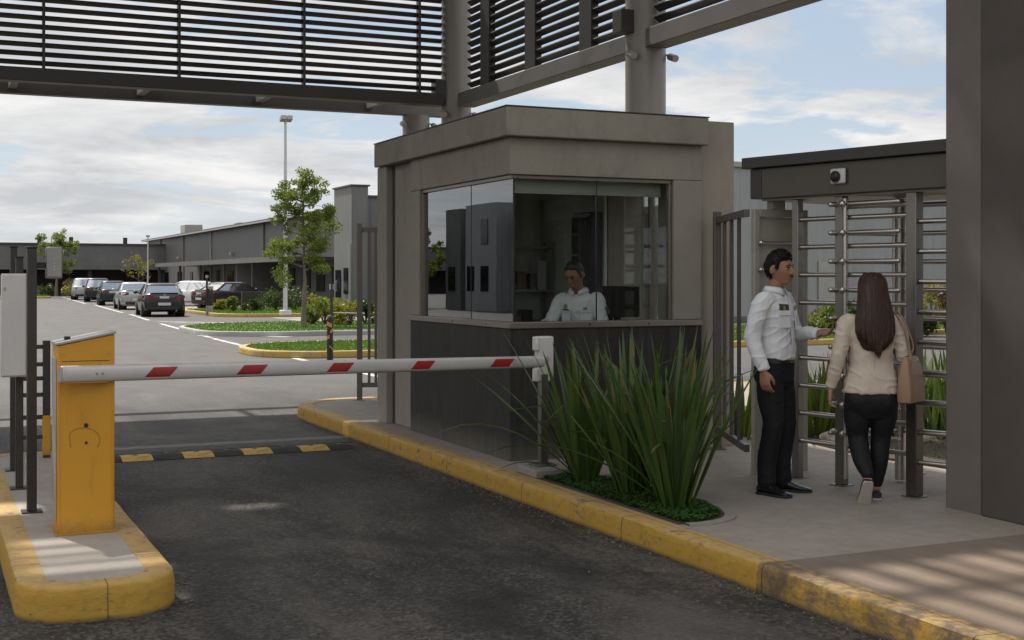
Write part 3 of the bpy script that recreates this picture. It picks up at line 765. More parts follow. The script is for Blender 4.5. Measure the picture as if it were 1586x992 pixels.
for q in ((4.597,4.612,10.062,10.0695),(4.597,4.611,10.9965,11.0035),(5.4065,5.4135,10.067,10.082)): bp('glass_joint', MB().box(*q,1.337,2.567), M['black'], 0)
bl = empty('roller_blind', (5.38,10.16,2.585), 'pale green roller blind rolled up behind the front booth window', 'blind')
MB().box(-.73,.73,-.012,.012,-.115,0).build('blind_fabric', M['blind_cloth'], bl)
MB().tube([(-.75,.02,-.01),(.75,.02,-.01)], .024, 12).build('roller', M['grey_lid'], bl, 40)
MB().box(-.735,.735,-.016,.016,-.135,-.115).build('bottom_bar', M['grey_lid'], bl)

# inside: desk, cupboard door, shelves
dk = empty('desk', (5.5,10.55,.20), 'dark counter desk below the front booth window', 'desk')
MB().box(-.72,.62,-.28,.36,1.00,1.04).build('desk_top', M['dark_wall'], dk, None, .006)
MB().box(-.70,-.66,-.25,.33,0,.998).build('side_panel', M['dark_wall'], dk); MB().box(.57,.61,-.25,.33,0,.998).build('side_panel', M['dark_wall'], dk)
mo = empty('computer_monitor', (6.02,10.74,1.24), 'black computer monitor on the desk to the right of the seated guard', 'monitor', rz=R(12))
MB().box(-.24,.24,-.02,.02,.10,.40).build('screen', M['black'], mo, None, .008); MB().box(-.03,.03,.021,.05,.0,.22).build('stem', M['black'], mo); MB().box(-.12,.12,-.08,.09,0,.015).build('foot', M['black'], mo, None, .004)
dr = empty('cupboard', (6.22,12.02,.20), 'tall black locker against the side wall inside the booth, right of the seated guard', 'cupboard', rz=R(-90))
MB().box(-.20,.20,.06,.19,0,2.2).build('body', M['black'], dr, None, .01); MB().box(-.195,-.004,.040,.058,.05,2.15).build('door', M['dark_wall'], dr, None, .004); MB().box(.004,.195,.040,.058,.05,2.15).build('door', M['dark_wall'], dr, None, .004)
sh = empty('wall_shelf', (6.10,13.1,1.5), 'metal shelving in the back corner of the booth behind the seated guard', 'shelf')
for k in range(4): MB().box(-.33,.33,-.16,.09,-.9+.48*k,-.875+.48*k).build('shelf_board', M['grey_lid'], sh)
for sx in (-.32,.32):
    for sy in (-.15,.08): MB().box(sx-.012,sx+.012,sy-.012,sy+.012,-1.3,.62).build('upright', M['grey_lid'], sh)
rb = random.Random(4)
for k in range(3):
    x = -.28
    while x < .2:
        wd = rb.uniform(.06,.16); hh = rb.uniform(.12,.32)
        b = MB().box(x,x+wd,-.11,.05,0,hh).shift((6.10,13.1,1.5-.875+.48*k)).build('file_box', M[rb.choice(['grey_box','dark_wall','bag','white_box'])], None, None, .004)
        tag(b, 'small box file standing on the shelving inside the booth', 'box', 'box files on the booth shelving'); x += wd + rb.uniform(.01,.09)
cl = empty('ceiling_lamp', (5.3,11.7,2.80), 'unlit slim ceiling lamp inside the booth', 'lamp')
MB().box(-.08,.08,-.5,.5,-.05,0).build('housing', M['white_box'], cl, None, .006); MB().box(-.06,.06,-.48,.48,-.06,-.051).build('diffuser', M['white_box'], cl)
cm = empty('security_camera', (4.95,11.9,2.80), 'small dark security camera hanging from the booth ceiling', 'camera')
MB().tube([(0,0,0),(0,0,-.14)], .014, 10).build('stem', M['black'], cm, 40); MB().obox((0,-.03,-.17),(.045,0,0),(0,.085,-.02),(0,.01,.04)).build('body', M['black'], cm, None, .008)
MB().tube([(0,-.115,-.15),(0,-.135,-.145)], .03, 12).build('lens', M['car_glass'], cm, 40)

# ================================================================== BARRIER
bc = empty('barrier_cabinet', (.89, 8.28, .176), 'yellow painted barrier gate cabinet with sloped grey lid and scuffed front', 'barrier cabinet')
cb_ = MB(); w2, dp, h0, h1 = .166, .15, 1.135, 1.20
cb_.add([(-w2,-dp,0),(w2,-dp,0),(w2,dp,0),(-w2,dp,0),(-w2,-dp,h0),(w2,-dp,h1),(w2,dp,h1),(-w2,dp,h0)], [(3,2,1,0),(4,5,6,7),(0,1,5,4),(1,2,6,5),(2,3,7,6),(3,0,4,7)])
cb_.build('body', M['yellow'], bc, None, .008)
ld = MB(); a = .008
ld.add([(-w2-a,-dp-a,h0+.001),(w2+a,-dp-a,h1+.003),(w2+a,dp+a,h1+.003),(-w2-a,dp+a,h0+.001),(-w2-a,-dp-a,h0+.018),(w2+a,-dp-a,h1+.02),(w2+a,dp+a,h1+.02),(-w2-a,dp+a,h0+.018)], [(3,2,1,0),(4,5,6,7),(0,1,5,4),(1,2,6,5),(2,3,7,6),(3,0,4,7)])
ld = ld.build('lid', M['grey_lid'], bc, None, .004)
MB().box(-.115,-.08,-.06,-.02,1.165,1.187).build('lock', M['black'], ld, None, .004)
MB().box(-w2-.012,w2+.012,-dp-.012,dp+.012,-.002,.012).build('base_plate', M['yellow'], bc, None, .003)
MB().box(-w2-.006,-w2-.0005,-dp+.02,dp-.02,.08,1.06).build('side_door', M['grey_lid'], bc, None, .003)
for x in (-w2+.012, w2-.020): MB().box(x,x+.008,-dp-.003,-dp-.0004,.03,1.10).build('edge_trim', M['yellow'], bc, None, .002)
MB().box(-w2+.03,w2-.03,-dp-.0015,-dp-.0003,1.040,1.0435).build('panel_seam', M['bump_black'], bc)
for x in (-.13,.13):
    for z in (.05,1.09): MB().tube([(x,-dp+.001,z),(x,-dp-.004,z)], .006, 8).build('bolt', M['grey_lid'], bc, 40)
# worn ring and bolts on the front
scf = mk('scuffed_paint', (.33,.165,.018), .55, 0, .25, 20)
ring = [(-.015+.085*math.cos(t)*(1+.12*math.sin(3*t+1)), -dp-.0015, .555+.095*math.sin(t)*(1+.1*math.cos(2*t))) for t in [R(q) for q in range(-20, 205, 9)]]
MB().tube(ring, .0021, 5, flat=.5).build('scuff_ring', scf, bc, 180)
for z, q in ((.55,.008),(.655,.013)): MB().tube([(0,-dp+.001,z),(0,-dp-.006,z)], q, 8).build('bolt', M['black'], bc, 40)

A0 = Vector((.80, 8.035, 1.148)); A1 = Vector((4.44, 9.14, 1.058)); ad = (A1-A0); AL = ad.length
ar = empty('boom_barrier', A0, 'white barrier arm with red reflective stripes reaching across the lane', 'barrier arm')
ar.rotation_mode = 'QUATERNION'; ar.rotation_quaternion = ad.to_track_quat('X', 'Z')
def armring(x, hh, ww, n=18):
    return [(x, ww*math.copysign(abs(math.cos(t))**.75, math.cos(t)), hh*math.copysign(abs(math.sin(t))**.75, math.sin(t))) for t in [2*math.pi*i/n for i in range(n)]]
bm_ = MB().rings([armring(-.07,.046,.024), armring(-.06,.0505,.029), armring(AL*.5,.0485,.028), armring(AL-.07,.0455,.028), armring(AL-.02,.044,.027), armring(AL-.004,.035,.021)])
bm_.build('boom_tube', M['arm_white'], ar, 50)
MB().box(-.075,-.068,-.026,.026,-.045,.045).build('end_cap', M['grey_lid'], ar, None, .003)
def tx(px, py):   # where along the arm a picture column falls
    q = (px-793)/F; k0 = -SY*0; a = A0; d = ad.normalized()
    X0, D0 = CY*a.x-SY*a.y, SY*a.x+CY*a.y; X1, D1 = CY*d.x-SY*d.y, SY*d.x+CY*d.y
    return (q*D0-X0)/(X1-q*D1)
def strip_patch(xa, xb):
    mb = MB(); n = 10; sh = .055; rows = []
    for i in range(n+1):
        t = -.62+1.24*i/n                       # angle on the front of the boom
        yy = -(.0286*abs(math.cos(t))**.75+.0014); z = .0492*math.copysign(abs(math.sin(t))**.75, math.sin(t)) if t else 0
        dx = sh*z/.031*.5
        rows.append([(xa+dx, yy, z*.92), (xb+dx, yy, z*.92)])
    vs = [p for r in rows for p in r]
    # thin tape with real thickness
    vs2 = [(p[0], p[1]+.0008, p[2]) for p in vs]; k = len(vs)
    mb.add(vs+vs2, [(2*i, 2*i+1, 2*i+3, 2*i+2) for i in range(n)] + [(k+2*i+2, k+2*i+3, k+2*i+1, k+2*i) for i in range(n)])
    return mb
for c0, c1 in ((222,272),(363,412),(502,546),(632,672),(754,795)):
    xa, xb = tx(c0+6, 0), tx(c1-6, 0)
    strip_patch(xa, xb).build('red_stripe', M['arm_red'], ar, 60)
for x in (.14,.175): MB().tube([(x,-.026,.0),(x,-.032,.0)], .006, 8).build('bolt', M['brass'], ar, 40)
MB().box(-.06,.22,-.022,.04,-.058,-.0475).build('arm_clamp', M['yellow'], ar, None, .004)

rp = empty('barrier_rest_post', (4.50, 9.28, .15), 'slim steel barrier rest post carrying a white cradle box', 'post')
pad = MB().prism([(-.17,-.22),(.15,-.24),(.17,.14),(-.16,.16)], 0, .07); pad.build('concrete_pad', M['stone_rim'], rp, None, .012)
MB().box(-.085,.085,-.085,.085,.071,.083).build('base_plate', M['post_steel'], rp, None, .003)
MB().box(-.032,.032,-.032,.032,.084,.80).build('post', M['post_steel'], rp, None, .004)
MB().box(-.05,.085,-.03,.06,.74,1.10).build('cradle_box', M['white_box'], rp, None, .014)
MB().box(-.088,-.052,-.055,.02,.985,1.10).build('upper_jaw', M['white_box'], rp, None, .012)
MB().box(-.088,-.052,-.055,.02,.742,.845).build('lower_jaw', M['white_box'], rp, None, .010)
MB().box(-.01,.03,-.045,-.031,.90,.94).build('latch', M['grey_lid'], rp, None, .003)

# posts, boxes and ladder rack on the island
for i, (px, py, top, lab) in enumerate(((49,791,385,'tall dark square post carrying the small grey reader on the island'), (30,755,400,'dark square post directly behind the white control box, second from the camera'), (21,727,384,'dark square post farthest along the island behind the white control box'))):
    x, y = gp(px, py, .185); d = SY*x+CY*y; zt = CH+(430-top)/F*d
    p = empty('steel_post', (x, y, .178), lab, 'post', 'dark posts on the traffic island')
    wdt = .030 if i == 0 else .026
    MB().box(-wdt,wdt,-wdt*1.3,wdt*1.3,.008,zt-.178).build('shaft', M['post_dark'], p, None, .004)
    MB().box(-.065,.065,-.07,.07,0,.008).build('base_plate', M['post_dark'], p, None, .002)
    MB().box(-wdt-.004,wdt+.004,-wdt*1.3-.004,wdt*1.3+.004,zt-.178,zt-.166).build('cap', M['black'], p, None, .002)
    if i == 0: P0 = (x, y)
x, y = P0
rd = empty('card_reader', (x+.14, y+.02, 1.71), 'small grey card reader box with tiny indicator lights, bracketed to the post', 'card reader')
MB().box(-.052,.052,-.035,.035,.0,.212).build('housing', M['grey_box'], rd, None, .010)
MB().box(-.046,.046,-.0385,-.0352,.015,.20).build('face_plate', mk('reader_face', (.30,.285,.265), .5), rd, None, .002)
for z in (.06,.08,.10,.13): MB().box(-.004,.004,-.0405,-.0385,z,z+.008).build('indicator', mk('indicator_lens', (.45,.50,.35), .3), rd)
MB().box(-.115,-.053,-.012,.012,.07,.11).build('bracket', M['black'], rd, None, .003)
bxx, bxy = at(23, 9.35); bz0 = CH-(584-430)/F*9.3; bz1 = CH+(430-424)/F*9.3
wb = empty('control_box', (bxx+.0, bxy, bz0), 'tall white control box mounted on the dark posts at the left edge', 'control box', rz=R(-8))
MB().box(-.088,.088,-.10,.04,0,bz1-bz0).build('housing', M['white_box'], wb, None, .012)
MB().box(-.080,.080,-.106,-.1005,.012,bz1-bz0-.012).build('door', M['white_box'], wb, None, .004)
MB().box(-.066,-.052,-.110,-.1062,.62,.645).build('lock', M['grey_lid'], wb, None, .003)
MB().box(-.03,.03,.0405,.06,.1,.16).box(-.03,.03,.0405,.06,.55,.61).build('bracket', M['post_dark'], wb)
# low ladder-like rack behind the cabinet
lx, ly = gp(72, 707, .185)
lr = empty('pipe_rack', (lx, ly, .178), 'low dark rack of short horizontal bars behind the barrier cabinet', 'rack')
MB().box(-.03,.03,-.03,.03,0,1.0).build('upright', M['post_dark'], lr, None, .004)
MB().box(-.033,.033,-.033,.033,.02,.36).build('yellow_sleeve', M['yellow'], lr, None, .004)
for z in (.16,.33,.52,.66,.78,.93): MB().box(-.21,-.0305,-.018,.018,z,z+.035).build('rung', M['post_dark'], lr, None, .004)
MB().box(-.24,-.211,-.025,.025,0,.99).build('upright', M['post_dark'], lr, None, .004)

# ================================================================== SPEED HUMP
for k in range(9):
    x0 = 1.40 + k*.285; x1 = x0+.283; yel = k % 2 == 1
    prof = [(12.42,.004),(12.46,.014),(12.54,.032),(12.62,.036),(12.70,.032),(12.78,.014),(12.82,.004)]
    mb = MB(); e = .16 if k == 8 else 0
    mb.rings([[(x0,y,z) for y,z in prof], [(x1-e*.5,y,z) for y,z in prof], [(x1+.02 if e else x1, 12.62+(y-12.62)*(.35 if e else 1), z*(.25 if e else 1)) for y,z in prof]], cap=True, closed=True)
    root = empty('speed_hump_segment', ((x0+x1)/2, 12.62, 0), '', 'speed hump', 'segments of the rubber speed hump')
    cn = ['first','second','third','fourth','fifth']
    root['label'] = (cn[k//2] + (' yellow' if yel else ' black') + ' rubber speed hump segment counted from the barrier cabinet side') if k != 8 else 'tapered black end segment of the speed hump, nearest the booth'
    mb.build('ramp', M['bump_yellow'] if yel else M['bump_black'], root, 40, 0, True)
    MB().tube([(0,0,.035),(0,0,.0395)], .024, 10).build('bolt', M['black'], root, 40)

# ================================================================== CANOPY: columns, screens, roof
CX = 7.2
for (cx_, cy_, lab) in ((CX,12.27,'round grey steel column rising behind the right part of the booth roof'), (CX,17.8,'round dark column at the corner where the two louvre screens meet'), (7.12,19.3,'round grey column mostly hidden behind the corner column, below the rear beam')):
    r_ = empty('round_column', (cx_, cy_, 0), lab, 'column', 'round columns of the entrance canopy')
    MB().tube([(0,0,.0),(0,0,7.28 if cy_ < 19 else 4.28)], .222 if cy_ < 19 else .215, 40).build('shaft', M['column'], r_, 40)
    MB().tube([(0,0,.15),(0,0,.18)], .32, 32).build('base_plate', M['steel_dark'], r_, 40)
    if cy_ < 19:
        MB().box(-.36,-.20,-.10,.10,4.33 if cy_>15 else 4.37,4.62).build('bracket', M['steel_dark'], r_, None, .006)
    for sx in (-.27,.25): MB().tube([(sx,-.1,4.14),(sx,-.22,4.10)], .04, 10).tube([(sx*.8,-.08,4.16),(sx,-.12,4.14)], .012, 6).build('floodlight', M['grey_lid'], r_, 40)

fs = empty('louvre_screen', (-2.0,17.8,4.25), 'long dark louvre screen running across above the lane', 'louvre screen')
ZT = 7.2
def slats(x0, x1, along='x', y=0):
    mb = MB(); z = 4.50
    while z < ZT-.05:
        if along == 'x': mb.obox(((x0+x1)/2, y, z), ((x1-x0)/2,0,0), (0,.034,-.022), (0,.005,.0075))
        else: mb.obox((y, (x0+x1)/2, z), (0,(x1-x0)/2,0), (.036,0,-.026), (.005,0,.0075))
        z += .118
    return mb
mx = [6.61-1.73*i for i in range(11)]
for i in range(10):
    slats(mx[i+1]+.019, mx[i]-.019, 'x', 17.8).build('slat_panel', M['slat'], fs, world=True)
slats(6.63, 6.97, 'x', 17.8).build('slat_panel', M['slat'], fs, world=True)
for x in mx: MB().box(x-.018,x+.018,17.75,17.86,4.422,ZT).build('mullion', M['steel_dark'], fs, None, 0, True)
MB().box(-10.8,6.98,17.70,17.92,4.25,4.42).build('bottom_beam', M['steel_dark'], fs, None, .008, True)
MB().box(-10.8,6.98,17.73,17.9,ZT,ZT+.1).build('top_rail', M['steel_dark'], fs, None, 0, True)
MB().box(-10.8,7.62,19.22,19.40,4.285,4.45).build('rear_beam', M['beam_under'], fs, None, .008, True)
for i in range(10):
    x = mx[i]-.3; MB().box(x-.05,x+.05,17.921,19.219,4.34,4.44).build('cross_strut', M['beam_under'], fs, None, .004, True)
MB().box(-10.7,6.85,17.93,18.55,4.448,4.46).build('soffit_plate', M['beam_under'], fs, None, 0, True)

ss = empty('louvre_screen', (CX,12.0,4.2), 'dark louvre screen with wide upright fins running away above the booth', 'louvre screen')
for y0, y1 in ((16.78,17.28),(15.30,16.46),(13.76,14.98),(12.5,13.44),(10.5,12.03),(8.9,10.46)):
    slats(y0, y1, 'y', CX).build('slat_panel', M['slat'], ss, world=True)
for y in (16.62,15.14,13.6): MB().box(CX-.05,CX+.05,y-.155,y+.155,4.405,ZT).build('fin', M['slat'], ss, None, .004, True)
MB().box(CX-.03,CX+.03,10.465,10.495,4.405,ZT).build('mullion', M['steel_dark'], ss, None, 0, True)
MB().box(CX-.13,CX+.13,12.49,17.42,4.20,4.40).build('bottom_beam', M['beam_under'], ss, None, .008, True)
MB().box(CX-.13,CX+.13,8.6,12.05,4.20,4.40).build('bottom_beam', M['beam_under'], ss, None, .008, True)
MB().box(CX-.08,CX+.08,8.6,17.6,ZT,ZT+.1).build('top_rail', M['steel_dark'], ss, None, 0, True)

# unseen roof over the lane; extent and openings shaped for shade and striped light
rf = empty('canopy_roof', (-2,12,7.31), 'flat canopy roof deck over the lane, out of view, shaped for the light below', 'canopy roof')
XR0, XR1, YR0, YR1 = -2.6, 6.05, 7.5, 17.68
holes = [(2.7,5.45,7.6,9.85), (-.95,-.15,11.35,12.3), (-1.2,-.75,13.2,13.7), (.60,.98,13.85,14.1), (3.8,5.7,13.3,13.6)]
xs = sorted({XR0,XR1,*[h[0] for h in holes],*[h[1] for h in holes]}); ys = sorted({YR0,YR1,*[h[2] for h in holes],*[h[3] for h in holes]})
deck = MB()
for i in range(len(xs)-1):
    for j in range(len(ys)-1):
        mx_, my_ = (xs[i]+xs[i+1])/2, (ys[j]+ys[j+1])/2
        if not any(h[0] < mx_ < h[1] and h[2] < my_ < h[3] for h in holes):
            deck.box(xs[i]+.0005, xs[i+1]-.0005, ys[j]+.0005, ys[j+1]-.0005, 7.31, 7.45)
deck.build('roof_deck', M['steel_dark'], rf, None, 0, True)
h = holes[0]; x = h[0]+.12; lb = MB(); rr_ = random.Random(3)
while x < h[1]-.05:
    w_ = rr_.uniform(.09,.20); lb.box(x, x+w_, h[2]+.001, h[3]-.001, 7.33, 7.40); x += w_ + rr_.uniform(.10,.24)
for y in (8.3,9.2): lb.box(h[0]+.001, h[1]-.001, y, y+rr_.uniform(.08,.16), 7.41, 7.45)
lb.build('louvre_bars', M['steel_dark'], rf, None, 0, True)
h = holes[1]; lb = MB()
for y in (11.5,11.72,11.98): lb.box(h[0]+.001, h[1]-.001, y, y+.12, 7.33, 7.40)
lb.build('louvre_bars', M['steel_dark'], rf, None, 0, True)

# big square pillar at the right edge
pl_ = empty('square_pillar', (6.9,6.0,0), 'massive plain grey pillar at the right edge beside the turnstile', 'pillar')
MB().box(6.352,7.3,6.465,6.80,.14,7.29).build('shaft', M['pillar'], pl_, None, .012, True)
MB().box(6.335,7.32,5.30,6.464,.14,7.29).build('front_pier', M['pillar_shade'], pl_, None, .02, True)  # front part in a darker colour that stands in for deeper shade

# ================================================================== FENCES
def fence(name, a, b, z0, z1, label, mat, n, first=True, last=False, rail=.05, group=None, cat='fence', brace=None):
    a, b = Vector(a), Vector(b); d = (b-a).normalized(); L = (b-a).length
    r = empty(name, (a.x,a.y,z0), label, cat, group, math.atan2(d.y, d.x))
    for x, on in ((0,first),(L,last)):
        if on:
            MB().box(x-.035,x+.035,-.035,.035,0,z1-z0+.05).build('post', mat, r, None, .004)
            MB().box(x-.07,x+.07,-.07,.07,0,.008).build('base_plate', mat, r)
    MB().box(.036,L-.036,-.022,.022,z1-z0-.06,z1-z0).build('top_rail', mat, r, None, .003); MB().box(.036,L-.036,-.022,.022,.16,.22).build('bottom_rail', mat, r, None, .003)
    for k in range(n): 
        x = .036+(L-.07)*(k+1)/(n+1); MB().box(x-.018,x+.018,-.014,.014,.221,z1-z0-.061).build('bar', mat, r)
    return r
fence('metal_fence', (5.09,15.88), (7.0,15.2), .15, 2.36, 'grey metal picket fence at the far corner of the booth', M['gate_steel'], 22, last=True)
fence('side_gate', (6.60,9.96), (6.03,8.66), .15, 2.27, 'dark barred gate panel between the booth and the turnstile cage', M['gate_steel'], 3)

# ================================================================== TURNSTILE
TO = Vector((6.03,8.60,.15)); TRZ = math.atan2(-.973,.232)
ts = empty('full_height_turnstile', TO, 'full height steel turnstile under a bronze roof box, left of the grey pillar', 'turnstile', rz=TRZ)
hd = MB().box(-.02,1.83,.0,1.10,2.195,2.435).build('header_box', M['header'], ts, None, .006)
MB().box(-.07,1.88,-.05,1.15,2.437,2.525).build('header_cap', M['roof_cap'], hd, None, .006)
MB().box(-.015,.10,-.004,-.0005,2.20,2.43).build('end_panel', M['roof_cap'], hd, None, .001)
MB().box(.05,1.80,.06,1.05,2.180,2.194).build('header_soffit', M['panel_steel'], hd)
def post(lx, ly, wd=.034, z1=2.18, mat='post_steel'):
    MB().box(lx-wd,lx+wd,ly-wd,ly+wd,.008,z1).build('post', M[mat], ts, None, .005); 
    MB().box(lx-.07,lx+.07,ly-.06,ly+.06,0,.008).build('base_plate', M['post_steel'], ts, None, .002)
post(.80,.10,.036); post(1.44,.10,.044); post(.36,.12,.032); post(.80,1.02); post(1.44,1.02); post(1.84,.95)
def hbar(p, q, r=.019):
    MB().tube([p, q], r, 12).build('fixed_bar', M['stainless'], ts, 60)
zs = [.30+.215*k for k in range(9)]
for z in zs:
    hbar((.392,.12,z), (.764,.10,z))                    # left guard bars
    hbar((1.484,.10,z-.05), (1.86,.16,z-.05))           # right pair, front and back
for z in zs[:9]: hbar((1.484,1.0,z+.06), (1.86,.95,z+.06), .019)
for z in [.30+.215*k for k in range(9)]: hbar((.836,.10,z-.0), (1.396,.10,z-.0))
hbar((.836,.10,2.10), (1.396,.10,2.10))
rt = MB().tube([(.98,.58,.02),(.98,.58,2.17)], .042, 20).build('rotor', M['stainless'], ts, 40)
for a in (8, 128, 248):
    dx, dy = math.cos(R(a)), math.sin(R(a))
    for k in range(9):
        z = .40+.215*k
        MB().tube([(.98+.04*dx,.58+.04*dy,z),(.98+.60*dx,.58+.60*dy,z)], .0195, 12, round_ends=True).build('rotor_arm', M['stainless'], rt, 60)
    MB().tube([(.98+.05*dx,.58+.05*dy,.38),(.98+.05*dx,.58+.05*dy,2.14)], .018, 10).build('arm_rail', M['stainless'], rt, 40)
# upright tie bar with round knobs on the barrier comb
MB().tube([(.868,.055,.06),(.868,.055,2.16)], .017, 12).build('tie_bar', M['stainless'], ts, 40)
for k in range(9): MB().ell((.868,.02,.40+.215*k), .026,.026,.026, 12, 8).build('knob', M['stainless'], ts, 180)
for k in range(9): 
    z = .40+.215*k; MB().tube([(.90,.05,z),(1.34,.05,z)], .018, 12, round_ends=True).build('comb_bar', M['stainless'], ts, 60)
# sheet steel screen with a tube frame, standing at a right angle to the arms
pn = empty('steel_screen', at(1166,10.3)+(.15,), 'bronze sheet steel screen in a tube frame behind the standing guard', 'screen panel')
PWD, PH = .52, 2.115
MB().box(0,.05,-.025,.025,0,PH).build('frame_post', M['panel_steel'], pn, None, .004); MB().box(PWD-.05,PWD,-.025,.025,0,PH).build('frame_post', M['panel_steel'], pn, None, .004)
MB().box(.051,PWD-.051,-.025,.025,PH-.06,PH).build('frame_rail', M['panel_steel'], pn, None, .004); MB().box(.051,PWD-.051,-.025,.025,.18,.24).build('frame_rail', M['panel_steel'], pn, None, .004)
MB().box(.052,PWD-.052,.010,.016,.242,PH-.062).build('sheet', M['panel_steel'], pn)
MB().box(PWD-.11,PWD-.056,.002,.0095,.242,PH-.065).build('dark_strip', M['black'], pn)
for k in range(6): MB().tube([(.03,-.03,.42+.215*k+.35),(PWD-.06,-.03,.42+.215*k+.35)], .013, 10).build('rail', M['stainless'], pn, 60); 
for k in range(6): MB().ell((.05,-.045,.42+.215*k+.35), .022,.02,.022,10,7).build('knob', M['stainless'], pn, 180)
MB().box(.18,.30,-.02,.06,PH,PH+.07).build('hanger', M['panel_steel'], pn)
# camera on the header
ccx, ccy = .86, -.002
sc_ = empty('dome_camera', TO + Matrix.Rotation(TRZ,3,'Z') @ Vector((ccx,-.004,2.325)), 'white dome camera with a black lens on the turnstile roof box', 'camera', rz=TRZ)
MB().box(-.068,.068,-.03,0,-.058,.058).build('housing', M['white_box'], sc_, None, .018, seg=3)
MB().ell((-.012,-.03,-.004), .038,.03,.038, 18, 12).build('lens', M['black'], sc_, 180)
MB().tube([(-.012,-.031,-.004),(-.012,-.040,-.004)], .044, 20).build('lens_ring', M['black'], sc_, 40)
# ================================================================== BUILDINGS
def wpart(name, mb, mat, root, bevel=0): return mb.build(name, mat, root, None, bevel, True)
# long building on the right of the road: wall plane x = 21
lg = empty('long_building', (24,100,0), 'long grey industrial building with a porch, receding along the right of the road', 'building')
wpart('wall', MB().box(21,40,64.6,137,0,5.4), M['shed_wall'], lg)
wpart('roof', MB().box(20.55,40.5,64.61,137.6,5.40,5.58), M['steel_dark'], lg)
wpart('gutter', MB().box(20.48,20.55,64.7,137.5,5.38,5.50), M['grey_lid'], lg)
wpart('downpipe', MB().box(20.88,20.99,104,104.16,.1,5.38), M['grey_lid'], lg)
wpart('roof_vent', MB().box(23,24.4,103,105,5.58,6.1), M['grey_wall'], lg)
pr = wpart('porch_roof', MB().box(17.6,20.99,68,110,2.62,2.84), M['steel_dark'], lg)
wpart('porch_fascia', MB().box(17.52,17.599,68,110,2.58,2.88), M['grey_wall'], lg)
for y in (68.4,76,84,92,100,109.5): wpart('porch_post', MB().box(17.7,17.86,y-.08,y+.08,.14,2.62), M['steel_dark'], lg)
wpart('porch_wall', MB().box(18.0,20.95,81.5,81.7,.14,2.61), M['grey_wall'], lg)
rb = random.Random(12)
for k, (y0, y1, z0, z1) in enumerate(((69.2,70.5,.14,2.3),(72,73.6,.9,2.2),(75,76.8,.14,2.35),(78.5,79.6,.14,2.3),(82.5,84.5,.5,2.3),(86,87,.14,2.3),(88.6,90.6,.8,2.3),(93,94,.14,2.3),(96,98,.8,2.2),(101,102,.14,2.3),(105,107,.9,2.2),(112,113,.14,2.2),(117,119,.9,2.2),(124,126,.9,2.2),(131,132,.14,2.2))):
    kind = 'door' if z0 < .3 else 'window'
    f_ = wpart(kind, MB().box(20.93,20.995,y0,y1,z0,z1), M['win_glass'] if kind == 'window' else M['dark_wall'], lg)
    fr = MB().box(20.90,20.929,y0-.07,y0,z0,z1).box(20.90,20.929,y1,y1+.07,z0,z1).box(20.90,20.929,y0-.07,y1+.07,z1,z1+.07)
    wpart('frame', fr, M['grey_lid'], f_)
    if kind == 'window': wpart('mullion', MB().box(20.905,20.929,(y0+y1)/2-.03,(y0+y1)/2+.03,z0,z1), M['grey_lid'], f_)
for y in (74.4,86.4,116,128): wpart('downpipe', MB().box(20.89,20.99,y,y+.14,2.9 if y<110 else .1,5.38), M['grey_wall_far'], lg)
for x, y in ((25,76),(27,90),(23,118)): wpart('roof_unit', MB().box(x-1.6,x,y,y+2.2,5.58,6.5), M['grey_lid'], lg, .05)
for y in (72.5,80,96,118): wpart('wall_lamp', MB().box(20.75,20.99,y,y+.35,3.4,3.6), M['grey_lid'], lg)
# tower and the block behind
tw = empty('stair_tower', (20,63,0), 'tall grey clad stair tower in front of the long building', 'tower')
wpart('wall', MB().box(19.3,20.15,61.5,64.5,0,6.25), M['clad_y'], tw)
wpart('front_wall', MB().box(19.32,20.13,61.46,61.499,0,6.2), M['clad_tx'], tw)
wpart('coping', MB().box(19.22,20.23,61.40,64.58,6.25,6.33), M['steel_dark'], tw)
wpart('window', MB().box(19.24,19.299,62.0,62.7,.9,2.2), M['win_glass'], tw); wpart('window', MB().box(19.24,19.299,63.3,64.1,.7,2.1), M['win_glass'], tw)
wpart('wall_pipe', MB().box(19.2,19.27,61.6,61.68,0,3.4), M['grey_lid'], tw)
bk = empty('low_block', (26,63.5,0), 'plain grey block joined to the right of the stair tower', 'building')
wpart('wall', MB().box(20.16,34,62.2,64.55,0,5.75), M['clad_tx'], bk); wpart('coping', MB().box(20.16,34.1,62.1,64.6,5.75,5.86), M['steel_dark'], bk)
# far building across the end of the road
fb = empty('far_building', (0,128,0), 'wide flat roofed grey building closing the far end of the road', 'building')
wpart('upper_wall', MB().box(-70,60,126,150,2.45,4.75), M['grey_wall_far'], fb); wpart('lower_wall', MB().box(-69,59,129.5,149,0,2.449), M['dark_wall'], fb)  # recessed ground floor, its shade put into the dark colour as well
wpart('coping', MB().box(-70.2,60.2,125.85,126.2,4.75,4.9), M['steel_dark'], fb)
for x in range(-66, 58, 8): wpart('column', MB().box(x,x+.35,126.4,126.75,0,2.45), M['dark_wall'], fb)
for x in (2,9.6,12.4,17.3): wpart('roof_vent', MB().box(x,x+.35,127,127.4,4.75,5.5), M['dark_wall'], fb)
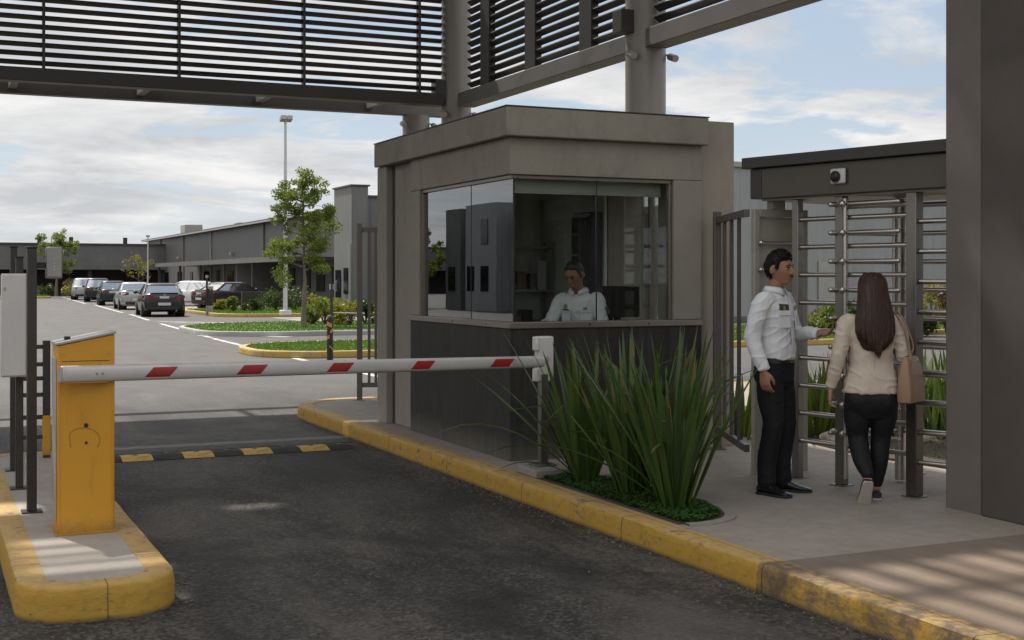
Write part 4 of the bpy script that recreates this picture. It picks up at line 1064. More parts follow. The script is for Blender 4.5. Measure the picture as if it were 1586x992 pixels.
# grey clad building behind the turnstile
rbld = empty('clad_building', (42,45,0), 'pale grey profiled metal building behind the turnstile', 'building')
wpart('wall', MB().box(23,70,38,60,0,5.6), M['clad_x'], rbld); wpart('coping', MB().box(22.9,70.1,37.9,38.15,5.6,5.78), M['grey_lid'], rbld)
wpart('plinth', MB().box(23,70,37.93,37.999,0,.35), M['grey_wall'], rbld)
f_ = wpart('door', MB().box(29.5,30.6,37.94,37.997,0,2.3), M['grey_lid'], rbld); wpart('frame', MB().box(29.4,29.5,37.92,37.996,0,2.4).box(30.6,30.7,37.92,37.996,0,2.4).box(29.501,30.599,37.92,37.996,2.301,2.4), M['steel_dark'], f_)
wpart('wall_pipe', MB().box(27.9,28.02,37.86,37.99,0,5.5), M['grey_lid'], rbld)
# buildings left of the road (seen only mirrored in the booth glass)
lb_ = empty('left_building', (-24,70,0), 'grey building with two towers across the road, mirrored in the booth glass', 'building')
wpart('wall', MB().box(-32,-18,48,67,0,4.95), M['grey_wall'], lb_); wpart('coping', MB().box(-32.1,-17.9,47.9,67.1,4.95,5.08), M['steel_dark'], lb_)
wpart('tower', MB().box(-18.6,-16.9,59.2,63.2,0,5.5), M['clad_x'], lb_); wpart('tower', MB().box(-18.6,-16.95,64.0,66.2,0,5.4), M['grey_wall'], lb_)
for y, z in ((60.2,1.0),(62.0,1.0),(60.2,3.4),(64.7,1.0)): wpart('window', MB().box(-16.899 if y<63.5 else -16.949,-16.86,y,y+.9,z,z+1.3), M['win_glass'], lb_)
for y in (49.5,52,60): 
    f_ = wpart('window', MB().box(-17.99,-17.94,y,y+1.6,.9,2.3), M['win_glass'], lb_); wpart('frame', MB().box(-17.995,-17.93,y-.08,y-.001,.9,2.3).box(-17.995,-17.93,y+1.601,y+1.68,.9,2.3), M['grey_lid'], f_)

# low wall in front of the dark parked car
tag(MB().box(15.0,18.9,66.6,66.8,0,.98).build('low_wall', M['dark_wall'], None, None, .01), 'low dark garden wall in front of the dark parked car', 'wall')

# ================================================================== TREES AND SHRUBS
def leaf_cloud(rnd, centres, n, size, squash=.8):
    vs = []; fs = []
    W = np.array([c[3]**2 for c in centres]); W = W/W.sum()
    for i in rnd.choice(len(centres), n, p=W):
        cx, cy, cz, r = centres[i]
        d = rnd.normal(0, 1, 3); d /= np.linalg.norm(d); rr = r*rnd.random()**.45
        p = np.array([cx, cy, cz]) + d*rr*np.array([1,1,squash])
        u = rnd.normal(0,1,3); u /= np.linalg.norm(u); v = np.cross(u, rnd.normal(0,1,3)); v /= np.linalg.norm(v)
        s_ = size*rnd.uniform(.6,1.25); u = u*s_; v = v*s_*.5; k = len(vs)
        vs += [p-u, p-v*.9+u*.1, p+u, p+v*.9+u*.1]; fs.append((k,k+1,k+2,k+3))
    return MB().add(vs, fs)
def tree(name, loc, label, crown, trunk_h, tr, leaf, n, size, seed, limbs=9, group=None, bark='bark', lean=.05, ccl=None):
    "crown: (z0, z1, radius)"
    rnd = np.random.default_rng(seed); root = empty(name, loc, label, 'tree', group)
    z0, z1, cr_ = crown; tb = MB()
    pts = [(0,0,0),(lean*.4,0,trunk_h*.35),(lean,lean*.5,trunk_h*.7),(lean*.6,lean*.8,trunk_h),(0,lean,z0+(z1-z0)*.55),(-lean,0,z1-.25)]
    pts = cr(pts, 4); k = len(pts); tb.tube(pts, [tr*1.25*(1-.88*(i/(k-1))**.8) for i in range(k)], 8)
    tb.build('trunk', M[bark], root, 60)
    centres = []
    lb = MB()
    for i in range(limbs):
        t = (i+.5)/limbs; z = z0 - (z1-z0)*.05 + (z1-z0)*.88*t; a = i*2.4+rnd.uniform(-.4,.4)
        prof = math.sin(math.pi*min(1,(.18+.78*t)))**.6
        L = cr_*prof*rnd.uniform(.75,1.15); ang = rnd.uniform(.25,.7)
        st = Vector((0,0,z)); e = st + Vector((math.cos(a)*L, math.sin(a)*L, L*ang))
        mid = (st+e)/2 + Vector((rnd.uniform(-.1,.1), rnd.uniform(-.1,.1), -.08*L))
        P = cr([st, mid, e], 4); lb.tube(P, [tr*.42*(1-.85*j/(len(P)-1)) for j in range(len(P))], 5)
        for q in (.5,.75,1.0):
            c = P[int(q*(len(P)-1))]
            for m in range(2):
                rr = cr_*rnd.uniform(.13,.26)
                centres.append((c[0]+rnd.normal(0,.16)*cr_, c[1]+rnd.normal(0,.16)*cr_, c[2]+rnd.normal(.05,.12)*cr_, rr))
                tb2 = Vector(centres[-1][:3]); lb.tube([Vector(c), tb2], [tr*.09, tr*.03], 4)
    centres.append((0,0,z1-.2,cr_*.28))
    if ccl: centres += ccl
    lb.build('limbs', M[bark], root, 60)
    leaf_cloud(rnd, centres, n, size).build('crown', M[leaf], root)
    return root
def gl(px, d): x, y = at(px, d); return (x, y, 0)
tree('young_tree', gl(470,42.0)[:2]+(.12,), 'slender young tree with an open light green crown on the kerbed lawn', (1.9,5.2,.98), 2.1, .085, 'leaf_tree', 13000, .050, 31, 22, ccl=[(-.8,-.2,1.75,.34),(-.55,.3,1.5,.3),(.75,.3,1.9,.26),(-.85,0,2.6,.4),(.9,0,3.3,.42),(-.7,0,4.3,.36)])
tree('young_tree', gl(87,109)[:2]+(.12,), 'leafy tree in front of the far building, behind the card reader', (2.3,5.3,1.55), 2.2, .12, 'leaf_tree', 3000, .12, 32, 12)
tree('young_tree', gl(214,112)[:2]+(.12,), 'thin yellowing sapling in front of the far building, beside a slim pole', (1.2,3.4,1.4), 1.4, .07, 'leaf_autumn', 420, .11, 33, 8)
# trees mirrored in the booth glass
for k, (x, y, hh) in enumerate(((-15.9,68.2,4.6),(-15.5,72.5,4.3),(-13.8,79,5.2))):
    tree('roadside_tree', (x,y,0), ('leafy roadside tree nearest the dark tower, mirrored in the booth glass','shorter roadside tree left of the road, mirrored in the booth glass','farthest roadside tree left of the road, mirrored in the booth glass')[k], (.9,hh,1.6), 1.2, .12, 'leaf_tree', 4000, .13, 40+k, 11, group='trees left of the road')
def shrub(loc, r, h, leaf, n, size, seed, label, name='shrub', group=None, sx=1.0):
    rnd = np.random.default_rng(seed); root = empty(name, loc, label, 'shrub', group); cs = []
    st = MB()
    for i in range(9):
        a = rnd.uniform(0,6.28); q = r*.75*math.sqrt(rnd.random()); z = h*rnd.uniform(.18,.72)
        cs.append((q*math.cos(a)*sx, q*math.sin(a), z, r*rnd.uniform(.28,.5))); st.tube([(0,0,0),(q*math.cos(a)*sx*.5,q*math.sin(a)*.5,z*.6),(q*math.cos(a)*sx,q*math.sin(a),z)], [.02,.014,.006], 5)
    st.build('stems', M['bark_dark'], root, 60); leaf_cloud(rnd, cs, n, size, .9).build('foliage', M[leaf], root); return root
G1 = 'shrubs on the lawn around the young tree'
for k, (px, d, r, h, lf, lab) in enumerate((
    (486,43.6,.50,1.05,'leaf_tree','bright leafy shrub just right of the young tree trunk'),
    (503,44.2,.55,1.15,'leaf_yellow','tall yellowish shrub between the young tree and the striped bollard'),
    (524,43.6,.6,.85,'leaf_tree','low spreading green shrub right of the striped bollard'),
    (545,43.2,.65,.95,'leaf_yellow','yellow-tipped shrub beside the picket fence'),
    (566,44.0,.6,.9,'leaf_dark','dark shrub seen through the picket fence'))):
    shrub(gl(px,d)[:2]+(.12,), r, h, lf, 900, .06, 60+k, lab, group=G1)
G2 = 'shrubs on the strip in front of the long building'
for k, (px, d, r, h, lf, lab) in enumerate((
    (362,59.5,.40,.95,'leaf_tree','small upright green shrub in front of the low dark wall'),
    (345,62,.5,.55,'leaf_yellow','low yellow-green shrub left of the low dark wall'),
    (390,60.5,.55,.75,'leaf_dark','dark reddish-brown shrub at the middle of the low dark wall'),
    (428,62,1.0,1.25,'leaf_dark','broad dark shrub left of the tall lamp pole foot'),
    (457,62,1.0,1.35,'leaf_dark','broad dark shrub right of the tall lamp pole foot'),
    (334,63,.4,.5,'leaf_tree','tiny green shrub beside the row of posts'))):
    shrub(gl(px,d)[:2]+(.12,), r, h, lf, 700, .075, 80+k, lab, group=G2)
G3 = 'shrubs in front of the far building'
for k, (px, d, lf, r, h, lab) in enumerate(((66,111,'leaf_dark',1.0,1.1,'round green shrub left of the far leafy tree'),(110,111,'leaf_red',1.1,1.7,'reddish flowering shrub right of the far leafy tree'),(114,110,'leaf_yellow',1.0,1.0,'low yellow shrub in front of the reddish shrub'),(52,112,'leaf_dark',.9,.8,'low dark shrub behind the dark post'))):
    shrub(gl(px,d)[:2]+(.12,), r, h, lf, 500, .12, 100+k, lab, group=G3)

# garden behind the turnstile
struct('garden_bed', MB().prism([(7.5,9.0),(7.7,7.6),(16,6.6),(16,13.2),(8.0,13.0)], .12, .17), M['soil'])
def strap(px, d, n, h, seed, lab, z=.165, spread=.5, mats=('blade_sun','blade_dry')):
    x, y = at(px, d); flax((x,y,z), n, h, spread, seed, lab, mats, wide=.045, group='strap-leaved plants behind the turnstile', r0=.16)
strap(1262,12.6,46,.95,201,'sunlit strap-leaved plant behind the turnstile, next to the sheet steel screen')
strap(1290,13.0,46,.90,202,'sunlit strap-leaved plant behind the left turnstile bars, above the pale rock')
strap(1335,13.4,44,.85,203,'sunlit strap-leaved plant half hidden behind the walking woman')
strap(1402,13.3,46,.92,204,'sunlit strap-leaved plant behind the turnstile, beside the tan bag')
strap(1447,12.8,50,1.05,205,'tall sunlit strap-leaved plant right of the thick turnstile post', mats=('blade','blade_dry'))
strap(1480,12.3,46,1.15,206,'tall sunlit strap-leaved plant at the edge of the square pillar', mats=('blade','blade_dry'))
strap(1240,13.6,40,.8,207,'low strap-leaved plant seen through the sheet steel screen gap')
strap(1150,12.6,34,.75,208,'small strap-leaved plant behind the dark barred gate panel')
strap(1370,12.6,30,.6,209,'short strap-leaved plant low behind the turnstile rotor')
strap(1425,14.5,40,.85,210,'far strap-leaved plant behind the thick turnstile post')
def rock(px, d, r, seed, lab):
    bm = bmesh.new(); bmesh.ops.create_icosphere(bm, subdivisions=3, radius=1)
    for v in bm.verts:
        k = 1 + .28*noise.noise(v.co*1.6+Vector((seed,0,0))) + .1*noise.noise(v.co*4); v.co = Vector((v.co.x*r*1.3*k, v.co.y*r*k, v.co.z*r*.7*k))
    me = bpy.data.meshes.new('rock'); bm.to_mesh(me); bm.free(); me.materials.append(M['rock'])
    o = link('rock', me, None, 180); x, y = at(px, d); o.location = (x, y, .17+r*.3); tag(o, lab, 'rock', 'garden rocks behind the turnstile')
rock(1292,12.2,.11,1,'pale garden rock behind the lowest left turnstile bars'); rock(1303,12.4,.11,2,'smaller pale garden rock beside the bigger rock'); rock(1395,12.9,.10,3,'flat pale garden rock behind the woman on the right'); rock(1415,12.2,.12,4,'small garden rock beside the thick turnstile post')
tag(cover(5000, [(7.6,9.0),(7.8,7.7),(12,7.2),(12,12.5),(8.1,12.8)], .17, 77).build('ground_cover', M['cover']), 'patchy low ground cover in the garden behind the turnstile', 'ground cover', kind='stuff')
# flowering strip along the far side of the yard
grass_island([(14,31.6)]*0 or outline(14.5, 44, 30.0, 34.5, .8), M['kerb_far'], 6000, 9, .15)
rw = np.random.default_rng(5)
for k in range(15):
    px = 1180 + k*22; d = 36.5 + rw.uniform(-.5,.9) + (px-1300)*.004; lf = ['leaf_yellow','leaf_dark','leaf_yellow','leaf_red','leaf_tree'][k%5]
    hh = .75+rw.uniform(-.15,.35) + (.75 if k in (12,13) else 0)
    shrub(gl(px,d)[:2]+(.12,), .62, hh, lf, 700, .075, 120+k, 'flowering shrub of the mixed row in front of the pale clad building', 'flowering_shrub', 'flowering shrubs in front of the pale clad building')

# ================================================================== POLES, BOLLARDS
lp = empty('lamp_pole', gl(442,54.6)[:2]+(.12,), 'tall white lamp pole with twin floodlights behind the young tree', 'lamp pole')
MB().tube([(0,0,0),(0,0,8.2)], [.10,.055], 12).build('pole', M['pole_white'], lp, 40)
MB().box(-.22,.22,-.22,.22,0,.22).build('base', M['pole_white'], lp, None, .03)
MB().box(-.04,.04,-.04,.04,2.0,2.4).build('hatch', M['grey_lid'], lp)
for sx in (-1,1): MB().obox((sx*.13,-.12,8.3), (.115,0,0), (0,.16,-.05), (0,.02,.085)).build('floodlight', M['grey_lid'], lp, None, .01)
sp_ = empty('slim_pole', gl(229,108)[:2]+(.0,), 'slim pale pole in front of the far building', 'pole')
MB().tube([(0,0,0),(0,0,5.1)], [.08,.05], 8).build('shaft', M['pole_white'], sp_, 40); MB().box(-.15,.15,-.1,.1,5.1,5.25).build('cap', M['grey_lid'], sp_)
bo = empty('bollard', gl(511,25.4)[:2]+(0,), 'black bollard with orange warning patches in front of the near lawn', 'bollard')
MB().tube([(0,0,0),(0,0,.90),(0,0,.95),(0,0,.975)], [.062,.062,.05,.02], 16).build('shaft', M['black'], bo, 40)
org = mk('orange_reflective_tape', (.62,.26,.03), .5, 0, .2, 20)
def wrap(z0, z1, a0, a1, slope):
    n = 10; vs = []
    for i in range(n+1):
        a = R(a0+(a1-a0)*i/n); z = slope*(i/n); vs += [(.0635*math.cos(a),.0635*math.sin(a),z0+z),(.0635*math.cos(a),.0635*math.sin(a),z1+z)]
    return MB().add(vs, [(2*i,2*i+2,2*i+3,2*i+1) for i in range(n)])
for q in ((.78,.86,190,290,-.05),(.62,.68,260,340,.06),(.50,.57,190,250,.02),(.36,.39,240,320,-.08)): wrap(*q).build('tape', org, bo)
MB().tube([(0,0,.93),(0,0,.976)], [.054,.022], 16).build('cap', org, bo, 40)
bo2 = empty('signpost', gl(513.5,37.3)[:2]+(.15,), 'dark slim signpost behind the striped bollard', 'signpost')
MB().tube([(0,0,0),(0,0,1.38)], .045, 10).build('post', M['fence_dark'], bo2, 40); MB().box(-.055,.055,-.03,.03,1.22,1.38).build('sign_plate', M['grey_lid'], bo2)
MB().tube([(0,0,.55),(.9,-.3,.52)], .02, 8).build('rail', M['grey_lid'], bo2, 40)
for k, px in enumerate((320.5,324,328)):
    b = empty('bollard', gl(px,58.0)[:2]+(0,), ('leftmost','middle','rightmost')[k] + ' of the three thin dark posts at the tip of the far lawn', 'bollard', 'thin dark posts at the tip of the far lawn')
    MB().tube([(0,0,0),(0,0,1.25 if k else 1.75)], .05, 8).build('shaft', M['fence_dark'], b, 40); MB().tube([(0,0,.0),(0,0,.45)], .053, 8).build('pale_sleeve', M['grey_lid'], b, 40)
    MB().tube([(0,0,1.2 if k else 1.7),(0,0,1.32 if k else 1.82)], .07, 8).build('cap', M['leaf_red'] if False else M['grey_lid'], b, 40)

# ================================================================== CARS
def paint(name, col, metal=.0, rough=.28): return mk(name, col, rough, metal, .05, 2, 30, 0, spec=.5, **{'Coat Weight': .35, 'Coat Roughness': .06})
M['paint_black'] = paint('black_car_paint', (.012,.012,.013)); M['paint_grey'] = paint('charcoal_car_paint', (.022,.023,.025), .2); M['paint_silver'] = paint('silver_car_paint', (.42,.42,.43), .5); M['paint_white'] = paint('white_car_paint', (.72,.72,.72)); M['paint_plum'] = paint('dark_plum_car_paint', (.03,.024,.027), .1)
M['tail'] = mk('red_tail_lens', (.28,.012,.012), .2, 0, .2, 12); M['head_l'] = mk('clear_lamp_lens', (.55,.56,.58), .12, .3, .1); M['plate'] = mk('number_plate', (.55,.56,.54), .5, 0, .12, 30); M['rim'] = mk('wheel_rim_metal', (.32,.32,.33), .3, .9, .1); M['trim_black'] = mk('black_car_trim', (.016,.016,.016), .55, 0, .1)
def make_car(loc, heading, pm, label, style='sedan', group=None, sc_=1.0):
    """local axes: +y forward, x across"""
    root = empty('parked_car', loc, label, 'car', group, heading)
    L, W, H = {'sedan':(4.6,1.80,1.46), 'suv':(4.5,1.84,1.66), 'hatch':(4.1,1.74,1.50)}[style]
    deck = {'sedan':1.02,'suv':1.05,'hatch':.98}[style]; y0 = -L/2
    # lower body: (y, half width, bottom, top of the deck)
    if style == 'sedan': st = [(0,.60,.42,.80),(.05,.78,.30,.95),(.22,.86,.22,deck),(.9,.90,.20,deck+.01),(2.0,.90,.19,.97),(3.1,.90,.20,.95),(3.9,.86,.22,.86),(4.35,.80,.25,.76),(4.55,.68,.32,.66),(4.6,.55,.40,.58)]
    elif style == 'suv': st = [(0,.70,.45,.92),(.06,.84,.34,1.02),(.25,.90,.26,deck),(.9,.92,.24,deck),(2.0,.92,.24,1.02),(3.1,.92,.24,1.02),(3.85,.88,.26,.95),(4.25,.82,.30,.86),(4.45,.70,.36,.74),(4.5,.55,.42,.64)]
    else: st = [(0,.64,.44,.86),(.06,.78,.32,.95),(.22,.84,.24,deck),(.8,.87,.21,deck),(1.9,.87,.20,.95),(2.8,.87,.20,.94),(3.45,.83,.22,.85),(3.85,.76,.26,.76),(4.05,.64,.34,.66),(4.1,.5,.40,.58)]
    rings = []
    for y, hw, zb, zt in cr(st, 3):
        half = [(0,zb),(hw*.80,zb),(hw*.96,zb+.07),(hw*1.0,zb+(zt-zb)*.45),(hw*.995,zb+(zt-zb)*.62),(hw*.955,zt-.07),(hw*.89,zt-.015),(hw*.6,zt+.015),(0,zt+.03)]
        rings.append([(x,y0+y,z) for x,z in half] + [(-x,y0+y,z) for x,z in half[-2:0:-1]])
    body = MB().rings(rings).build('body', pm, root, 50)
    # greenhouse (glass) with roof and pillars
    g0, g1, r0_, r1 = {'sedan':(.52,3.35,1.25,2.55),'suv':(.10,3.25,.55,2.45),'hatch':(.12,3.05,.75,2.15)}[style]
    hb, ht = W/2*.90, W/2*.70
    def rect(ya, yb, hw, z, bow=.06):
        pts = []
        for k in range(5): t = k/4*2-1; pts.append((t*hw*.94, y0+ya-bow*(1-t*t), z))
        for k in range(1,4): t = k/4; pts.append((hw, y0+ya+(yb-ya)*t, z))
        for k in range(5): t = 1-k/4*2; pts.append((t*hw*.94, y0+yb+bow*(1-t*t), z))
        for k in range(1,4): t = k/4; pts.append((-hw, y0+yb+(ya-yb)*t, z))
        return pts
    zb = deck-.06
    def lv(t): return (g0+(r0_-g0)*t, g1+(r1-g1)*t, hb+(ht-hb)*t, zb+(H-.06-zb)*t)
    MB().rings([rect(*lv(t)) for t in (0,.35,.7,1.0)]).build('window', M['car_glass'], root, 50)
    rm = MB(); rm.rings([rect(*[a+b for a,b in zip(lv(.90),(-.012,.012,.008,0))]), rect(*[a+b for a,b in zip(lv(.97),(-.012,.012,.008,0))]), rect(r0_+.02,r1-.02,ht*.97,H-.03), rect(r0_+.16,r1-.16,ht*.75,H)])
    rm.build('roof', pm, root, 50)
    for sx in (-1,1):
        for ya, yb, wd in ((lv(0)[0],lv(.95)[0],.10),(g0+(g1-g0)*.50,r0_+(r1-r0_)*.48,.07),(lv(0)[1],lv(.95)[1],.07)):
            off = .06 if ya < g0+.01 else (-.04 if ya > g1-.01 else 0)
            MB().bar((sx*(hb*.985), y0+ya+off, zb+.02), (sx*(ht*.985+.005), y0+yb+off*.6, H-.09), wd, wd*.8, (sx,0,0)).build('pillar', pm, root, None, .008)
        if style != 'sedan': MB().bar((sx*(hb*.985), y0+g0+.55, zb+.02), (sx*(ht*.99), y0+r0_+.42, H-.09), .14, .05, (sx,0,0)).build('pillar', pm, root, None, .008)
        mr = MB().ell((sx*(W/2+.09), y0+g1-.28, deck+.03), .10,.06,.075,12,8).bar((sx*(W/2-.07),y0+g1-.28,deck-.01),(sx*(W/2+.04),y0+g1-.28,deck+.0),.04,.03); mr.build('mirror', pm if style != 'suv' else M['trim_black'], root, 180)
        # tail lamps wrap the rear corners
        zt = deck-.06; tl = MB()
        tl.add([(sx*.46,y0+.035,zt-.16),(sx*.74,y0+.10,zt-.19),(sx*.885,y0+.36,zt-.13),(sx*.88,y0+.40,zt-.03),(sx*.73,y0+.085,zt-.01),(sx*.46,y0+.03,zt-.03),
                (sx*.46,y0-.02,zt-.16),(sx*.76,y0+.015,zt-.19),(sx*.925,y0+.34,zt-.13),(sx*.905,y0+.39,zt-.03),(sx*.75,y0+.0,zt-.01),(sx*.46,y0-.025,zt-.03)],
               [(0,1,2,3,4,5)[::-1],(6,7,8,9,10,11)] + [(i,(i+1)%6,6+(i+1)%6,6+i) for i in range(6)])
        tl.build('tail_lamp', M['tail'], root, None, .008)
        hl = MB().add([(sx*.50,y0+L-.10,.60),(sx*.80,y0+L-.36,.62),(sx*.80,y0+L-.42,.74),(sx*.50,y0+L-.16,.70),(sx*.50,y0+L-.02,.60),(sx*.845,y0+L-.28,.62),(sx*.84,y0+L-.40,.745),(sx*.50,y0+L-.10,.71)],[(3,2,1,0),(4,5,6,7),(0,1,5,4),(1,2,6,5),(2,3,7,6),(3,0,4,7)])
        hl.build('head_lamp', M['head_l'], root, None, .006)
        for yw in (.78, L-.86):
            x = sx*(W/2-.09); wr = .325 if style != 'suv' else .36
            MB().tube([(x-sx*.30,y0+yw,wr+.01),(x+sx*.075,y0+yw,wr+.01)], wr*1.13, 28).build('wheel_arch', M['trim_black'], root, 40)
            prof = [(-.10,wr*.66),(-.10,wr*.92),(-.075,wr),(.075,wr),(.098,wr*.93),(.10,wr*.66)]
            wh = MB(); wh.rings([[(x+sx*a*.95+sx*.02, y0+yw+r_*math.cos(2*math.pi*j/28), wr+r_*math.sin(2*math.pi*j/28)) for j in range(28)] for a, r_ in prof])
            wl_ = wh.build('wheel', M['rubber'], root, 40)
            rm_ = MB(); xr = x+sx*.118
            rm_.tube([(xr-sx*.02,y0+yw,wr),(xr,y0+yw,wr)], wr*.18, 14)
            for q in range(6):
                a = q*math.pi/3; rm_.bar((xr-sx*.006,y0+yw+wr*.12*math.cos(a),wr+wr*.12*math.sin(a)),(xr-sx*.012,y0+yw+wr*.62*math.cos(a),wr+wr*.62*math.sin(a)),.05,.02,(1,0,0))
            rm_.rings([[(xr+sx*o,y0+yw+wr*k*math.cos(2*math.pi*j/24),wr+wr*k*math.sin(2*math.pi*j/24)) for j in range(24)] for o,k in ((-.012,.60),(.004,.60),(.004,.67),(-.012,.67))], cap=False)
            rm_.build('rim', M['rim'], wl_, 40)
    zb_ = .30
    MB().box(-.62,.62,y0-.03,y0+.04,zb_,zb_+.14).build('rear_diffuser', M['trim_black'], root, None, .02)
    MB().box(-.80,.80,y0+.015,y0+.10,zb_+.15,zb_+.165).build('bumper_line', M['trim_black'], root)
    MB().box(-.27,.27,y0-.030,y0-.012,deck-.22 if style != 'sedan' else .50,deck-.10 if style != 'sedan' else .62).build('number_plate', M['plate'], root, None, .004)
    if style == 'sedan':
        MB().box(-.2,.2,y0-.012,y0+.02,.80,.90).build('plate_recess', M['plate'], root, None, .004)
        MB().box(-.6,.6,y0+.08,y0+.22,deck+.005,deck+.035).build('boot_lip', pm, root, None, .012)
    MB().tube([(0,y0-.005,deck-.06),(0,y0-.03,deck-.06)], .05, 14).build('badge', M['rim'], root, 40)
    MB().tube([(.5,y0-.04,.27),(.5,y0+.1,.27)], .035, 10).build('exhaust', M['rim'], root, 40)
    for sx in (-1,1):
        for yd in (g0+(g1-g0)*.34, g0+(g1-g0)*.68): MB().box(min(sx*(W/2*.985),sx*(W/2+.022)),max(sx*(W/2*.985),sx*(W/2+.022)),y0+yd,y0+yd+.16,deck-.17,deck-.14).build('door_handle', pm, root, None, .005)
    return root
GC = 'cars queued along the right side of the road'
def car_at(px, d, hd, pm, lab, style, group=GC): x, y = at(px, d); return make_car((x,y,.003), hd, M[pm], lab, style, group)
car_at(247,58.2,R(-4),'paint_black','black sedan with red tail lamps, nearest of the queued cars','sedan')
car_at(207,70.0,R(-3),'paint_silver','silver-white sedan queued just behind the nearest black sedan','sedan')
car_at(174,81.0,R(-5),'paint_grey','charcoal hatchback in the middle of the queue, behind the silver-white sedan','hatch')
car_at(152,92.5,R(-7),'paint_black','black upright estate car second from the far end of the queue','suv')
car_at(131,100.5,R(-8),'paint_silver','silver off-road car at the far end of the queue','suv')
car_at(287,79.0,R(52),'paint_white','white hatchback parked at an angle right of the nearest black sedan','hatch',None)
car_at(362,71.5,R(-66),'paint_plum','dark plum car parked behind the low dark wall, roof showing','sedan',None)
# ================================================================== PEOPLE
V = Vector
def torso_loft(mb, prof, n=22, e=2.35):
    "prof: (x, y, z, half width, half depth)"
    rr = []
    for (cx, cy, cz, rx, ry) in cr(prof, 4):
        ring = []
        for i in range(n):
            t = 2*math.pi*i/n; c, s_ = math.cos(t), math.sin(t)
            ring.append((cx + rx*math.copysign(abs(c)**(2/e), c), cy + ry*math.copysign(abs(s_)**(2/e), s_), cz))
        rr.append(ring)
    return mb.rings(rr)
def limb(mb, pts, rad, n=14, k=4, flat=1.0, up=None):
    P = cr([tuple(p)+(r,) for p, r in zip(pts, rad)], k)
    return mb.tube([p[:3] for p in P], [p[3] for p in P], n, True, flat, up, round_ends=True)
def hand(mb, wrist, f, nrm, side, curl=(.35,.5,.35), sc_=1.0, thumb=.55, spread=.04, index_out=0):
    "f: finger direction, nrm: palm faces this way, side: towards the thumb"
    w, f, nrm = V(wrist), V(f).normalized(), V(nrm); nrm = (nrm - f*nrm.dot(f)).normalized(); s_ = V(side); s_ = (s_ - f*s_.dot(f) - nrm*s_.dot(nrm)).normalized()
    def P(a, b, c): return w + (f*a + s_*b + nrm*c)*sc_
    rr = []
    for a, hw, ht in ((-.02,.024,.020),(.0,.026,.019),(.03,.036,.017),(.06,.042,.0155),(.085,.042,.014),(.097,.038,.011)):
        rr.append([P(a, hw*math.copysign(abs(math.cos(t))**.8, math.cos(t)), ht*math.sin(t)) for t in [2*math.pi*i/14 for i in range(14)]])
    mb.rings(rr)
    for i, (b, L, r) in enumerate(((.031,.072,.0088),(.0105,.080,.0092),(-.0105,.074,.0088),(-.031,.058,.0078))):
        c_ = curl if not (i == 0 and index_out) else tuple(q*(1-index_out) for q in curl)
        p = P(.072, b*.95, 0); d = (f + s_*(b*spread*25)).normalized(); pts = [p]; ang = 0
        p = P(.094, b, .0); pts.append(p)
        for seg, (fr, cu) in enumerate(zip((.44,.31,.25), c_)):
            ang += cu*(1+.12*i); dd = d*math.cos(ang) + nrm*math.sin(ang); p = p + dd*L*fr*sc_; pts.append(p)
        mb.tube(pts, [r*sc_*q for q in (.9,1.06,.98,.9,.8)], 10, round_ends=True)
    t0 = P(.012,.022,.006); t1 = P(.045,.050,.014); t2 = P(.072,.055+.012*(1-thumb),.022); t3 = P(.094,.050+.01*(1-thumb),.032)
    mb.tube([t0,t1,t2,t3], [.0135*sc_,.0125*sc_,.0105*sc_,.0088*sc_], 10, round_ends=True)
def head_pt(th, ph, k=1.0):
    "th: angle round from +x, ph: latitude -> head surface (chin down, face to +y), metres, origin at mid head"
    c, s_ = math.cos(th), math.sin(th); z = math.sin(ph); q = math.cos(ph)
    x, y = q*c*.074, q*s_*.092; zz = z*.118
    if s_ > 0:                                             # face half
        if z < .1:
            j = min(1, (.1-z)/1.0); x *= 1-.30*j**1.3; y = y*(1-.10*j) + .010*j*s_
            if z < -.55: y += .020*s_*min(1, (-.55-z)/.3)*q*1.3
    else:
        if z < -.1: j = min(1, (-.1-z)/.9); y *= 1-.45*j; x *= 1-.28*j
        else: y *= 1.06
    face = max(0, s_)**3
    if face > 0:
        lx = abs(x)
        y -= .010*face*math.exp(-((lx-.030)/.017)**2-((zz-.010)/.013)**2)      # eye sockets
        y += .006*face*math.exp(-((lx-.026)/.026)**2-((zz-.034)/.010)**2)      # brow
        y += .006*face*math.exp(-((lx-.040)/.018)**2-((zz+.022)/.02)**2)       # cheek
        y += .007*face*math.exp(-(lx/.026)**2-((zz+.058)/.022)**2)             # mouth mound
        y += .007*face*math.exp(-(lx/.022)**2-((zz+.096)/.016)**2)             # chin
    return V((x*k, y*k, zz*k))
def head_mesh(mb, Mx, nose=1.0):
    n, m = 30, 22; rr = []
    for i in range(1, m):
        ph = math.pi*i/m - math.pi/2
        rr.append([Mx @ head_pt(2*math.pi*j/n, ph) for j in range(n)])
    mb.rings(rr)
    def q(*p): return Mx @ V(p)
    mb.tube([q(0,.086,.022),q(0,.099,.002),q(0,.108*nose,-.018),q(0,.104,-.030)], [.007,.009,.0125,.009], 10, round_ends=True)
    for sx in (-1,1):
        mb.tube([q(sx*.008,.098,-.026),q(sx*.014,.094,-.028)], [.008,.007], 8, round_ends=True)
        mb.ell(q(sx*.078,-.008,-.004), .010,.022,.033, 12, 8, Mx.to_3x3() @ Matrix.Rotation(R(-12),3,'X') @ Matrix.Rotation(R(sx*18),3,'Z'))
    mb.tube([q(-.020,.0935,-.054),q(0,.100,-.0525),q(.020,.0935,-.054)], [.004,.0058,.004], 8, round_ends=True)
    mb.tube([q(-.018,.092,-.0625),q(0,.098,-.064),q(.018,.092,-.0625)], [.0045,.0062,.0045], 8, round_ends=True)
